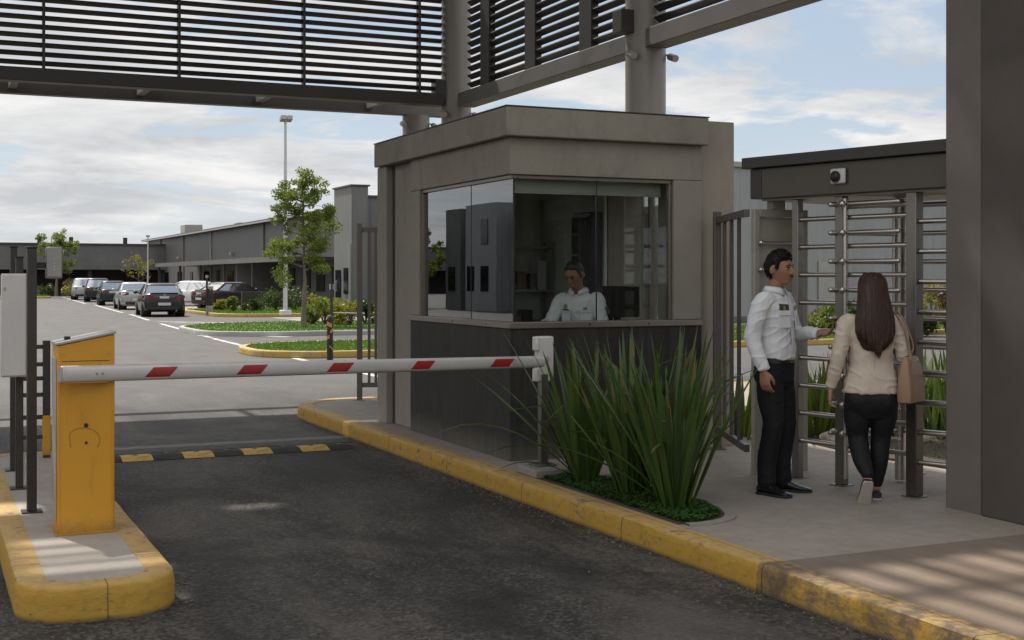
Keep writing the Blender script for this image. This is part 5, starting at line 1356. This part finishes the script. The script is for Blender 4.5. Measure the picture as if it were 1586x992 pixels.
def face_parts(root, Mx, hairmat, moustache=0, down=0):
    def q(*p): return Mx @ V(p)
    for sx in (-1,1):
        e = MB().ell(q(sx*.0305,.0735,.0085), .0112,.0105,.0075, 14, 9, Mx.to_3x3()); e = e.build('eye', M['eye_white'], root, 180)
        MB().ell(q(sx*.0305+.001,.0815,.0083-down), .0060,.0036,.0062, 10, 7, Mx.to_3x3()).build('iris', M['iris'], e, 180)
        MB().tube([q(sx*.016,.0885,.0150),q(sx*.030,.0868,.0178),q(sx*.044,.0800,.0135)], [.0026,.0034,.0022], 6, round_ends=True).build('eyelid', hairmat, root, 180)
        MB().tube([q(sx*.013,.0935,.0285),q(sx*.030,.0925,.0345),q(sx*.047,.0825,.0290)], [.0032,.0042,.0022], 6, round_ends=True, flat=.7).build('eyebrow', hairmat, root, 180)
    MB().tube([q(-.017,.0995,-.0555),q(0,.1062,-.0535),q(.017,.0995,-.0555)], [.0016,.0026,.0016], 6, round_ends=True).tube([q(-.015,.0978,-.0625),q(0,.1045,-.0645),q(.015,.0978,-.0625)], [.002,.0034,.002], 6, round_ends=True).build('lips', M['lip'], root, 180)
    if moustache:
        MB().tube([q(-.024,.0935,-.0510),q(-.010,.1035,-.0430),q(0,.1065,-.0420),q(.010,.1035,-.0430),q(.024,.0935,-.0510)], [.0028,.0045,.0042,.0045,.0028], 8, round_ends=True).build('moustache', hairmat, root, 180)
def short_hair(root, Mx, mat, top=.014, seed=1, front=.062, side=-.008):
    "thick cap of cropped hair with a hairline"
    n, m = 96, 64; grid = {}; mb = MB(); vs = []; fs = []
    for i in range(m+1):
        ph = math.pi*(i/m)*.80 + R(-52) if False else R(-50) + R(140)*i/m
        for j in range(n):
            th = 2*math.pi*j/n; p = head_pt(th, ph); s_ = math.sin(th)
            # hairline height at this angle
            if s_ > .55: hl = front - .010*math.cos(th)**2*2
            elif s_ > .12: hl = side + (front-side)*max(0,min(1,(s_-.30)/.25)); hl = hl if s_ > .30 else side+.0
            elif s_ > -.22: hl = .030
            else: hl = -.072 + .03*max(0, s_+.6)
            lift = max(0, min(1, (p.z-hl)/.028)); inside = p.z > hl-.004
            k = 1 + 0
            nrm = V((p.x/.074**2, p.y/.092**2, p.z/.118**2)).normalized()
            th_ = (.002 + top*(.35+.65*max(0,min(1,(p.z+.0)/.08))))*lift**.6
            jit = .0035*noise.noise(V((p.x*60+seed, p.y*60, p.z*35)))*lift
            vs.append(Mx @ (p + nrm*(th_+jit-.0015))); grid[i,j] = (len(vs)-1, inside)
    for i in range(m):
        for j in range(n):
            a, b, c, d = grid[i,j], grid[i,(j+1)%n], grid[i+1,(j+1)%n], grid[i+1,j]
            if sum(x[1] for x in (a,b,c,d)) >= 3: fs.append((a[0],b[0],c[0],d[0]))
    mb.add(vs, fs); o = mb.build('hair', mat, root, 180)
    so_ = o.modifiers.new('thick', 'SOLIDIFY'); so_.thickness = .005; so_.offset = -1
    tf = MB(); rn = random.Random(seed+50)
    used = sorted({i for f in fs for i in f}); c0 = Mx @ V((0,-.01,0))
    for i in range(900):
        p = V(vs[rn.choice(used)]); nrm = (p-c0).normalized(); q = Mx.inverted() @ p
        fw = (Mx.to_3x3() @ V((rn.uniform(-.3,.3), .55 if q.z > .05 else -.15, -.25 if q.z < .05 else .0)))
        L = top*rn.uniform(.4,.8)+.003; d = (nrm*.28 + fw*.9).normalized()
        tf.tube([p-nrm*.003, p+d*L*.6+nrm*.001, p+d*L-nrm*.0015], [.0022,.0018,.0005], 4)
    tf.build('hair_tufts', mat, o, 180)
    return o
def shoe(mb, sole, ankle, toe_dir, up=(0,0,1), L=.275, w=.048, h=.085, ms=None):
    "ankle: point above the heel on the sole plane; returns upper and sole lofts"
    d = V(toe_dir).normalized(); u = V(up); u = (u-d*u.dot(d)).normalized(); s_ = d.cross(u); a = V(ankle)
    st = [(-.062,.55,.60),(-.055,.72,.80),(-.03,.80,1.0),(.01,.82,1.02),(.05,.84,.92),(.09,.92,.68),(.13,1.0,.52),(.165,.98,.44),(.195,.80,.36),(.212,.48,.24)]
    k = L/.274
    rr = []
    for y, ww, hh in st:
        ring = []
        for i in range(14):
            t = 2*math.pi*i/14; c, sn = math.cos(t), math.sin(t)
            z = .012 + (h*hh-.012)*(.5+.5*sn) if True else 0
            wd = w*ww*(1 - .35*max(0,sn)**2*(1.0 if y < .09 else .6))
            ring.append(a + d*y*k + s_*(wd*math.copysign(abs(c)**.7, c)) + u*z)
        rr.append(ring)
    mb.rings(rr)
    pl = []
    for z, g in ((0,.97),(.004,1.05),(.013,1.05),(.016,1.0)):
        ring = []
        for y, ww, hh in st: ring.append(a + d*y*k*1.01 + s_*w*ww*g + u*z)
        for y, ww, hh in reversed(st): ring.append(a + d*y*k*1.01 - s_*w*ww*g + u*z)
        pl.append(ring)
    sole.rings(pl)
def patch_on(root, name, mat, c, nrm, up, w, h, th=.003):
    n = V(nrm).normalized(); u = V(up); u = (u-n*u.dot(n)).normalized(); s_ = u.cross(n)
    return MB().obox(V(c), s_*w/2, u*h/2, n*th/2).build(name, mat, root, None, min(.002, th*.4))
def skinned(root, mb, mat, name, voxel, smooth, wr=0, seed=0, sx=9, sz=9, parent=None, ridge=0):
    me = remesh(mb, voxel, smooth, name)
    if wr: wrinkle(me, wr, sx, sz, seed, ridge)
    me.materials.clear(); me.materials.append(mat)
    return link(name, me, parent or root, 180)

# ---------------------------------------------------------------- standing guard
def standing_guard():
    gx, gy = at(1200, 9.42)
    fwd = math.atan2(-SY*.81-CY*.58, CY*.81-SY*.58)         # faces screen-right, half turned to the viewpoint
    r = empty('person', (gx, gy, .152), 'security guard in white long sleeved shirt and black trousers, reaching one hand out', 'person', None, fwd-math.pi/2)
    sk = MB(); cl = MB(); tr = MB(); sh_ = MB(); so_ = MB()
    Mx = Matrix.Translation((.0,.035,1.628)) @ Matrix.Rotation(R(-5),4,'Z') @ Matrix.Rotation(R(-3),4,'X') @ Matrix.Scale(1.05,4)
    head_mesh(sk, Mx)
    limb(sk, [(0,-.01,1.40),(0,.0,1.47),(0,.018,1.56)], [.066,.055,.054])
    torso_loft(sk, [(0,0,.90,.13,.10),(0,0,1.05,.14,.10),(0,0,1.25,.155,.10),(0,-.005,1.38,.15,.09),(0,-.005,1.44,.09,.07)])
    RS, RE, RW = V((.190,-.01,1.395)), V((.245,-.06,1.135)), V((.238,.015,.905))
    LS, LE, LW = V((-.190,.0,1.395)), V((-.235,.06,1.15)), V((-.105,.285,1.165))
    limb(sk, [RS,RE,RW], [.055,.042,.028]); limb(sk, [LS,LE,LW], [.055,.042,.028])
    hand(sk, RW+V((0,.004,-.012)), (-.02,.16,-1), (-1,.1,0), (0,1,.1), (.35,.45,.35), 1.02, .9)
    hand(sk, LW+V((.008,.014,.002)), (.42,.90,.06), (.5,-.2,.75), (.5,-.35,.6), (.22,.35,.28), 1.02, .2, .06)
    for sx, kn, sh2, an in ((1,(.106,.022,.50),(.112,-.012,.28),(.116,-.014,.09)), (-1,(-.10,.032,.50),(-.103,.008,.28),(-.106,.010,.09))):
        limb(sk, [(sx*.09,0,.88),kn,sh2,an], [.07,.046,.042,.034])
    skinned(r, sk, M['skin'], 'body', .0052, 1)
    # shirt
    torso_loft(cl, [(0,.0,.955,.150,.112),(0,.004,.985,.168,.130),(0,.006,1.05,.172,.134),(0,.002,1.15,.170,.126),(0,.004,1.27,.180,.126),(0,.0,1.36,.182,.112),(0,-.006,1.415,.155,.088),(0,-.004,1.455,.098,.072),(0,-.002,1.475,.070,.064)])
    limb(cl, [V((.10,-.006,1.395)),RS+V((-.012,0,0)),(RS+RE)/2+V((.008,-.008,0)),RE,(RE+RW)/2+V((.004,.0,0)),RW+V((0,-.002,.03))], [.066,.068,.060,.056,.051,.043])
    limb(cl, [V((-.10,.0,1.395)),LS+V((.012,0,0)),(LS+LE)/2+V((-.008,.0,0)),LE,(LE+LW)/2,LW+V((-.008,-.02,-.002))], [.066,.068,.060,.056,.049,.042])
    for W_, D_ in ((RW+V((0,-.002,.03)),(RW-RE)),(LW+V((-.008,-.02,-.002)),(LW-LE))):
        D_ = D_.normalized(); cl.tube([W_-D_*.030,W_-D_*.025,W_+D_*.022,W_+D_*.028], [.040,.0445,.0435,.038], 14)
    shirt = skinned(r, cl, M['shirt'], 'shirt', .0062, 2, .0062, 3, 11, 8, ridge=.007)
    # collar, placket, pockets, badges
    co_ = MB(); n = 26; rows = []
    for z, rr_, lo in ((1.452,.079,0),(1.482,.072,.0),(1.500,.069,.0),(1.492,.078,.008),(1.462,.092,.014)):
        row = []
        for i in range(n+1):
            t = R(90+14) + R(360-28)*i/n; fr = abs(i/n-.5)*2
            row.append((rr_*1.02*math.cos(t), -.004+rr_*.93*math.sin(t)+.006, z - .030*fr**4*(1 if rr_ > .078 else .45) + .006*(1-fr)))
        rows.append(row)
    co_.rings(rows, cap=False, closed=False); co_ = co_.build('collar', M['shirt'], shirt, 180); q = co_.modifiers.new('t','SOLIDIFY'); q.thickness = .004
    pk = MB()
    for z0, z1, y0, y1 in ((.985,1.10,.137,.141),(1.10,1.22,.141,.133),(1.22,1.34,.133,.119),(1.34,1.445,.119,.078)):
        pk.bar((0,y0,z0),(0,y1,z1),.034,.006,(0,1,0))
    pk.build('placket', M['shirt'], shirt, None, .001)
    for z, y in ((1.03,.144),(1.12,.144),(1.21,.138),(1.30,.129),(1.39,.106)): MB().tube([(0,y-.004,z),(0,y+.002,z)], .006, 10).build('button', M['button'], shirt, 40)
    for sx in (1,-1):
        c = V((sx*.092,.117,1.262)); nn = V((sx*.42,.90,.06))
        patch_on(shirt, 'pocket', M['shirt'], c, nn, (0,0,1), .105, .115, .008); patch_on(shirt, 'pocket_flap', M['shirt'], c+V((sx*.002,.005,.05)), nn, (0,0,1), .112, .036, .008)
    patch_on(shirt, 'badge', M['badge'], (.092,.113,1.345), (.42,.88,.2), (-.06,0,1), .088, .062, .008)
    patch_on(shirt, 'badge_emblem', M['badge_gold'], (.094,.1175,1.346), (.42,.88,.2), (-.06,0,1), .020, .030, .004)
    MB().ell((-.095,.117,1.345), .018,.008,.022, 12, 8).build('badge', M['badge_gold'], shirt, 180)
    # trousers
    torso_loft(tr, [(0,0,.985,.163,.124),(0,0,.95,.166,.128),(0,-.008,.88,.172,.132),(0,-.006,.82,.168,.122),(0,0,.77,.12,.09)])
    limb(tr, [(.088,-.004,.86),(.098,.01,.70),(.106,.035,.50),(.112,-.008,.28),(.116,-.012,.085)], [.096,.092,.074,.068,.066], 16)
    limb(tr, [(-.086,.0,.86),(-.094,.02,.70),(-.10,.045,.50),(-.103,.012,.28),(-.106,.012,.085)], [.096,.092,.074,.068,.066], 16)
    skinned(r, tr, M['trouser'], 'trousers', .0075, 2, .006, 8, 9, 7, ridge=.003)
    b = MB(); rr_ = []
    for z, g in ((.950,1.0),(.952,1.028),(.988,1.028),(.990,1.0)): rr_.append([(.166*g*math.copysign(abs(math.cos(t))**.85,math.cos(t)), .128*g*math.copysign(abs(math.sin(t))**.85,math.sin(t)), z) for t in [2*math.pi*i/32 for i in range(32)]])
    b = b.rings(rr_).build('belt', M['belt'], r, 40)
    MB().box(-.024,-.018,.130,.137,.950,.990).box(.018,.024,.130,.137,.950,.990).box(-.018,.018,.130,.137,.984,.990).box(-.018,.018,.130,.137,.950,.956).build('buckle', M['brass'], b, None, .001)
    shoe(sh_, so_, (.118,-.02,0), (.25,1,0), L=.285, w=.052, h=.092); shoe(sh_, so_, (-.108,.005,0), (-.18,1,0), L=.285, w=.052, h=.092)
    # each shoe its own part
    for k in (0,1):
        a, c = MB(), MB(); args = ((.118,-.02,0),(.25,1,0)) if k == 0 else ((-.108,.005,0),(-.18,1,0))
        shoe(a, c, *args, L=.285, w=.052, h=.095); o = a.build('shoe', M['shoe'], r, 60); c.build('sole', M['rubber'], o, 40)
        o.modifiers.new('s','SUBSURF').levels = 1; o.modifiers[-1].render_levels = 1
    face_parts(r, Mx, M['hair'], 1); short_hair(r, Mx, M['hair'], .020, 2, .070)
standing_guard()

# ---------------------------------------------------------------- walking woman
_t = NT('dark_brown_strands'); _g = _t.n('ShaderNodeNewGeometry')
_t.bsdf(_t.ramp(_g.outputs['Random Per Island'], [(0,(.016,.008,.006)),(.5,(.040,.020,.013)),(1,(.095,.050,.032))]), .45, 0, None, .35); M['hair_strand'] = _t.mat
def walking_woman():
    gx, gy = at(1349, 9.07)
    hd = math.atan2(CY, SY) - R(6) - math.pi/2
    r = empty('person', (gx, gy, .152), 'woman with long brown hair walking away, cream jacket, black leggings, handbag on shoulder', 'person', None, hd)
    sk = MB(); cl = MB(); tr = MB()
    Mx = Matrix.Translation((.012,.03,1.475)) @ Matrix.Rotation(R(-4),4,'Z') @ Matrix.Scale(.93,4)
    head_mesh(sk, Mx)
    limb(sk, [(0,-.01,1.25),(.004,.0,1.33),(.01,.02,1.41)], [.05,.046,.046])
    torso_loft(sk, [(0,0,.78,.13,.09),(0,0,.95,.12,.085),(0,0,1.12,.13,.09),(0,-.005,1.25,.12,.08),(0,-.005,1.31,.07,.055)])
    LS, LE, LW = V((-.165,-.01,1.245)), V((-.232,-.045,1.00)), V((-.275,.0,.79))
    RS, RE, RW = V((.165,-.01,1.245)), V((.222,-.02,1.01)), V((.175,.165,1.10))
    limb(sk, [LS,LE,LW], [.045,.034,.024]); limb(sk, [RS,RE,RW], [.045,.034,.024])
    hand(sk, LW+V((-.004,.004,-.008)), (-.02,.22,-1), (.9,-.1,0), (.1,1,.1), (.35,.45,.35), .92, .7)
    hand(sk, RW+V((-.004,.012,.006)), (-.45,.5,.75), (-.5,-.8,.1), (-.6,.3,-.3), (.8,.9,.6), .92, .9)
    LA, RA = V((-.042,-.115,.165)), V((.050,.075,.085))
    limb(sk, [(-.085,0,.80),(-.084,.035,.455),LA], [.07,.05,.032]); limb(sk, [(.085,0,.80),(.080,.075,.45),RA], [.07,.05,.032])
    # bare instep under the low shoes
    limb(sk, [LA,LA+V((.0,.035,-.055))], [.033,.03]); limb(sk, [RA,RA+V((0,.03,-.035))], [.033,.03])
    skinned(r, sk, M['skin_light'], 'body', .0052, 1)
    torso_loft(cl, [(0,-.005,.758,.150,.110),(0,-.005,.760,.194,.140),(0,-.006,.80,.187,.138),(0,-.004,.88,.171,.126),(0,.0,.97,.149,.106),(0,.0,1.08,.150,.106),(0,-.004,1.18,.160,.105),(0,-.008,1.245,.150,.090),(0,-.006,1.295,.095,.068),(0,-.004,1.325,.058,.054)])
    limb(cl, [V((-.10,-.008,1.235)),LS,(LS+LE)/2+V((-.008,-.004,0)),LE,(LE+LW)/2,LW+V((0,0,.025))], [.066,.064,.056,.050,.043,.037])
    limb(cl, [V((.10,-.008,1.235)),RS,(RS+RE)/2+V((.008,-.004,0)),RE,(RE+RW)/2,RW+V((0,-.02,-.01))], [.066,.064,.056,.050,.043,.037])
    jk = skinned(r, cl, M['jacket'], 'jacket', .0062, 2, .0062, 5, 10, 9, ridge=.007)
    MB().tube([(0,-.128,.775),(0,-.130,.85),(0,-.112,.97),(0,-.112,1.08),(0,-.111,1.18)], .003, 6).build('back_seam', M['jacket'], jk, 60)
    torso_loft(tr, [(0,0,.88,.140,.095),(0,-.004,.79,.160,.110),(0,-.010,.755,.176,.128),(0,-.014,.72,.184,.138),(0,-.010,.65,.176,.122),(0,.0,.58,.13,.08)])
    for sx in (-1,1): tr.ell((sx*.082,-.062,.715), .088,.085,.092, 14, 9)
    limb(tr, [(-.090,-.004,.70),(-.090,.015,.57),(-.084,.038,.44),(-.070,-.045,.30),LA+V((0,.008,.035))], [.099,.092,.071,.064,.043], 16)
    limb(tr, [(.090,.0,.70),(.088,.03,.57),(.080,.072,.44),(.066,.058,.28),RA+V((0,0,.035))], [.099,.092,.071,.064,.046], 16)
    skinned(r, tr, M['legging'], 'leggings', .0068, 3, .003, 8, 10, 12)
    # shoes: right flat on the ground, left pushing off with the pale sole showing
    a, c = MB(), MB(); shoe(a, c, (.050,.06,0), (.12,1,0), L=.235, w=.043, h=.062); o = a.build('shoe', M['sneaker'], r, 60); c.build('sole', M['sole'], o, 40)
    td = V((-.10,.42,-.90)).normalized(); up = V((-.05,.90,.42)).normalized()
    a, c = MB(), MB(); shoe(a, c, LA+V((-.012,-.040,-.045))+up*-.02, td, up, L=.225, w=.045, h=.068)
    zmin = min(p[2] for p in c.v); a.shift((0,0,-zmin*.0)); o = a.build('shoe', M['sneaker'], r, 60); c.build('sole', M['sole'], o, 40)
    # hair: one body with strands laid over it
    def hq(x, y, z): return Mx @ V((x,y,z))
    hb = MB(); n = 30; rr_ = []
    prof = ((1.600,.026,.03,.030),(1.592,.056,.025,.064),(1.568,.080,.020,.092),(1.53,.092,.012,.102),(1.48,.096,.0,.102),(1.42,.103,-.028,.086),(1.35,.116,-.058,.070),(1.27,.130,-.080,.056),(1.19,.132,-.096,.044),(1.12,.112,-.104,.034),(1.07,.080,-.108,.024),(1.05,.04,-.110,.014))
    for (z, rx, y0, ry) in prof:
        rr_.append([(.012+rx*math.cos(2*math.pi*j/n)*(1+.03*math.sin(5*j)), y0+ry*math.sin(2*math.pi*j/n) if z > 1.45 or math.sin(2*math.pi*j/n) < 0 else y0+ry*.55*math.sin(2*math.pi*j/n), z) for j in range(n)])
    rr_ = [[(p[0], min(p[1], .045 if p[2] < 1.545 else .10), p[2]) for p in r1] for r1 in rr_]
    hb.rings(rr_)
    me = remesh(hb, .008, 2, 'hair'); wrinkle(me, .012, 26, 3.0, 4); me.materials.append(M['hair_brown']); hair = link('hair', me, r, 180)
    st = MB(); rn = random.Random(9)
    Z = [p[0] for p in prof][::-1]
    def at_z(z):
        return [float(np.interp(z, Z, [p[k] for p in prof][::-1])) for k in (1,2,3)]
    for i in range(760):
        t0 = rn.uniform(166, 374); t = R(t0); cx_ = math.cos(t)
        lock = .5+.5*noise.noise(V((t0*.11, 3.3, 0)))*2
        end = 1.00 + .13*abs(cx_)**1.5 + .09*lock + rn.uniform(-.03,.05)
        zs_ = [1.592 - (1.592-end)*q/11 for q in range(12)]; pts = []; ph = rn.uniform(0,6.28)
        for z in zs_:
            rx, y0, ry = at_z(max(z, 1.10)); pull = max(0, (1.14-z)/.16)
            wv = .0035*math.sin(z*16+ph) + .012*math.sin(z*9+t0*.05)*max(0,(1.35-z))
            pts.append((.012+(rx*(1-.22*pull)+.003+wv*.4)*cx_+wv*.6, y0+(ry+.004)*math.sin(t)-.004*pull, z))
        st.tube(pts, [.0042*(1-.85*(q/11)**2) for q in range(12)], 5)
    st.build('strands', M['hair_strand'], hair, 180)
    # handbag (its own thing)
    bgm = r.matrix_basis.copy(); bgm = Matrix.Translation(r.location) @ Matrix.Rotation(hd,4,'Z')
    bag = empty('handbag', bgm @ V((.268,-.035,.70)), 'tan leather tote bag hanging from the woman\'s right shoulder', 'handbag', None, hd+R(58)); 
    bb = MB(); 
    bb.rings([[(hw*math.copysign(abs(math.cos(t))**.45,math.cos(t))+ox, dp*math.copysign(abs(math.sin(t))**.45,math.sin(t)), z) for t in [2*math.pi*i/28 for i in range(28)]] for z, hw, dp, ox in ((.0,.130,.050,0),(.006,.142,.060,0),(.05,.148,.064,0),(.16,.140,.056,-.004),(.26,.118,.038,-.010),(.315,.104,.022,-.014),(.318,.100,.016,-.014))])
    me = bb.mesh('body'); me.materials.append(M['bag']); wrinkle(me, .006, 9, 9, 2); bo_ = link('body', me, bag, 50)
    inv = Matrix.Rotation(-R(58),4,'Z') @ Matrix.Translation((-.268,.035,-.70))
    for sy in (-1,1):
        f0 = V((.045,sy*.030,.285)); b0 = V((-.085,sy*.030,.285)); o_ = .014*sy
        over = [inv @ V(p) for p in ((.262+o_,.045,1.07),(.232+o_,.068,1.20),(.185+o_,.052,1.295),(.158+o_,-.008,1.328),(.186+o_,-.078,1.290),(.226+o_,-.098,1.19),(.258+o_,-.085,1.07))]
        MB().tube(cr([f0]+over+[b0],4), .0075, 8, flat=.6).build('strap', M['bag'], bag, 180)
        for x in (-.085,.045): MB().tube([(x,sy*.028,.272),(x,sy*.036,.272)], .011, 10).build('stud', M['brass'], bag, 40)
    MB().tube([(-.10,.0,.318),(.08,.0,.318)], .006, 8).build('zip_edge', M['belt'], bag, 60)
    face_parts(r, Mx, M['hair_brown'])
walking_woman()

# ---------------------------------------------------------------- guard inside the booth
def booth_guard():
    gx, gy = at(898, 11.95)
    r = empty('person', (gx, gy, .20), 'guard with cropped greying hair in white uniform shirt, looking down behind the booth window', 'person', None, R(180)-YAW-R(22))
    sk = MB(); cl = MB(); tr = MB()
    Mx = Matrix.Translation((.0,.140,1.545)) @ Matrix.Rotation(R(-14),4,'Z') @ Matrix.Rotation(R(-30),4,'X') @ Matrix.Scale(1.06,4)
    head_mesh(sk, Mx)
    limb(sk, [(0,.0,1.30),(0,.045,1.38),(0,.10,1.475)], [.068,.058,.058])
    torso_loft(sk, [(0,-.08,.85,.14,.11),(0,-.05,1.0,.14,.10),(0,-.01,1.18,.155,.10),(0,.015,1.30,.15,.09),(0,.02,1.36,.09,.07)])
    RS, RE, RW = V((.178,.01,1.305)), V((.262,.12,1.09)), V((.245,.36,1.075))
    LS, LE, LW = V((-.178,.01,1.305)), V((-.248,.085,1.07)), V((-.12,.29,1.075))
    limb(sk, [RS,RE,RW], [.055,.042,.028]); limb(sk, [LS,LE,LW], [.055,.042,.028])
    hand(sk, RW+V((-.004,.016,0)), (-.3,1,-.05), (0,0,-1), (-1,0,.2), (.25,.35,.25), 1.0); hand(sk, LW+V((.008,.014,0)), (.8,.8,-.05), (0,0,-1), (1,-.3,.2), (.25,.35,.25), 1.0)
    for sx in (-1,1): limb(sk, [(sx*.09,-.08,.85),(sx*.11,.22,.74),(sx*.11,.18,.34)], [.08,.055,.04])
    skinned(r, sk, M['skin'], 'body', .006, 1)
    torso_loft(cl, [(0,-.085,.87,.165,.13),(0,-.06,.97,.172,.135),(0,-.03,1.08,.174,.128),(0,-.005,1.19,.184,.126),(0,.012,1.28,.186,.110),(0,.020,1.335,.155,.088),(0,.026,1.375,.098,.072),(0,.034,1.40,.072,.066)])
    limb(cl, [V((.12,.01,1.305)),RS,(RS+RE)/2,RE,(RE+RW)/2,RW+V((0,-.02,0))], [.068,.070,.062,.056,.051,.043]); limb(cl, [V((-.12,.01,1.305)),LS,(LS+LE)/2,LE,(LE+LW)/2,LW+V((-.01,-.015,0))], [.068,.070,.062,.056,.051,.043])
    shirt = skinned(r, cl, M['shirt'], 'shirt', .0068, 2, .006, 6, 11, 8, ridge=.008)
    co_ = MB(); n = 26; rows = []
    for z, rr_ in ((1.378,.082),(1.408,.075),(1.426,.072),(1.418,.082),(1.385,.098)):
        row = []
        for i in range(n+1):
            t = R(104) + R(332)*i/n; fr = abs(i/n-.5)*2
            row.append((rr_*1.02*math.cos(t), .036+rr_*.93*math.sin(t), z - .034*fr**4*(1 if rr_ > .08 else .45) + .006*(1-fr)))
        rows.append(row)
    co_.rings(rows, cap=False, closed=False); co_ = co_.build('collar', M['shirt'], shirt, 180); q = co_.modifiers.new('t','SOLIDIFY'); q.thickness = .004
    for sx in (1,-1):
        c = V((sx*.092,.108,1.165)); nn = V((sx*.42,.90,.0))
        patch_on(shirt, 'pocket', M['shirt'], c, nn, (0,.1,1), .105, .115, .008); patch_on(shirt, 'pocket_flap', M['shirt'], c+V((sx*.002,.008,.05)), nn, (0,.1,1), .112, .036, .008)
        MB().bar((sx*.10,.022,1.374),(sx*.185,.016,1.362),.045,.008).build('epaulette', M['belt'], shirt, None, .002)
    MB().ell((.095,.120,1.255), .020,.009,.026, 12, 8).build('badge', M['badge_gold'], shirt, 180)
    patch_on(shirt, 'name_strip', M['belt'], (.094,.121,1.222), (.42,.9,.05), (0,.1,1), .08, .014, .006)
    patch_on(shirt, 'badge', M['badge_gold'], (-.094,.121,1.235), (-.42,.9,.05), (0,.1,1), .036, .022, .006)
    patch_on(shirt, 'shoulder_patch', M['badge'], (-.283,.04,1.22), (-1,.15,.3), (0,.2,1), .055, .07, .006)
    torso_loft(tr, [(0,-.085,.89,.166,.13),(0,-.085,.80,.18,.15),(0,-.07,.73,.17,.14)])
    for sx in (-1,1): limb(tr, [(sx*.09,-.06,.82),(sx*.105,.08,.79),(sx*.112,.22,.74),(sx*.112,.20,.5),(sx*.112,.18,.32)], [.095,.09,.075,.068,.064])
    skinned(r, tr, M['trouser'], 'trousers', .009, 2, .005, 8)
    for sx in (-1,1):
        a, c = MB(), MB(); shoe(a, c, (sx*.112,.17,.215), (sx*.1,1,0), L=.28, w=.05, h=.09); o = a.build('shoe', M['shoe'], r, 60); c.build('sole', M['rubber'], o, 40)
    face_parts(r, Mx, M['hair'], 0, .002); short_hair(r, Mx, M['hair_grey'], .009, 5, .084, -.02)
    # the high stool under him
    m3 = Matrix.Translation(r.location) @ Matrix.Rotation(r.rotation_euler.z,4,'Z')
    s_ = empty('bar_stool', m3 @ V((0,-.08,0)), 'tall black stool with a low backrest under the seated booth guard', 'stool', None, r.rotation_euler.z)
    MB().tube([(0,0,.655),(0,0,.675),(0,0,.71),(0,0,.72)], [.19,.21,.21,.19], 28).build('seat', M['black'], s_, 40); MB().tube([(0,0,.02),(0,0,.654)], .03, 14).build('column', M['stainless'], s_, 40)
    MB().tube([(0,0,0),(0,0,.02)], [.23,.21], 28).build('base', M['stainless'], s_, 40); MB().rings([[(.16*math.cos(2*math.pi*j/28)*(1+o),.16*math.sin(2*math.pi*j/28)*(1+o)+.0,.205+z) for j in range(28)] for o, z in ((.15,-.01),(.15,0),(1.1/10-.0,.006),(.1,-.01))], cap=False).build('foot_ring', M['stainless'], s_, 60)
    MB().bar((0,-.22,.72),(0,-.30,1.05),.04,.03,(0,1,0)).build('back_post', M['black'], s_, None, .004); MB().tube(cr([(-.19,-.27,1.12),(-.1,-.32,1.12),(0,-.335,1.12),(.1,-.32,1.12),(.19,-.27,1.12)],3), .09, 12, flat=.25, up=(0,0,1)).build('backrest', M['black'], s_, 60)
booth_guard()
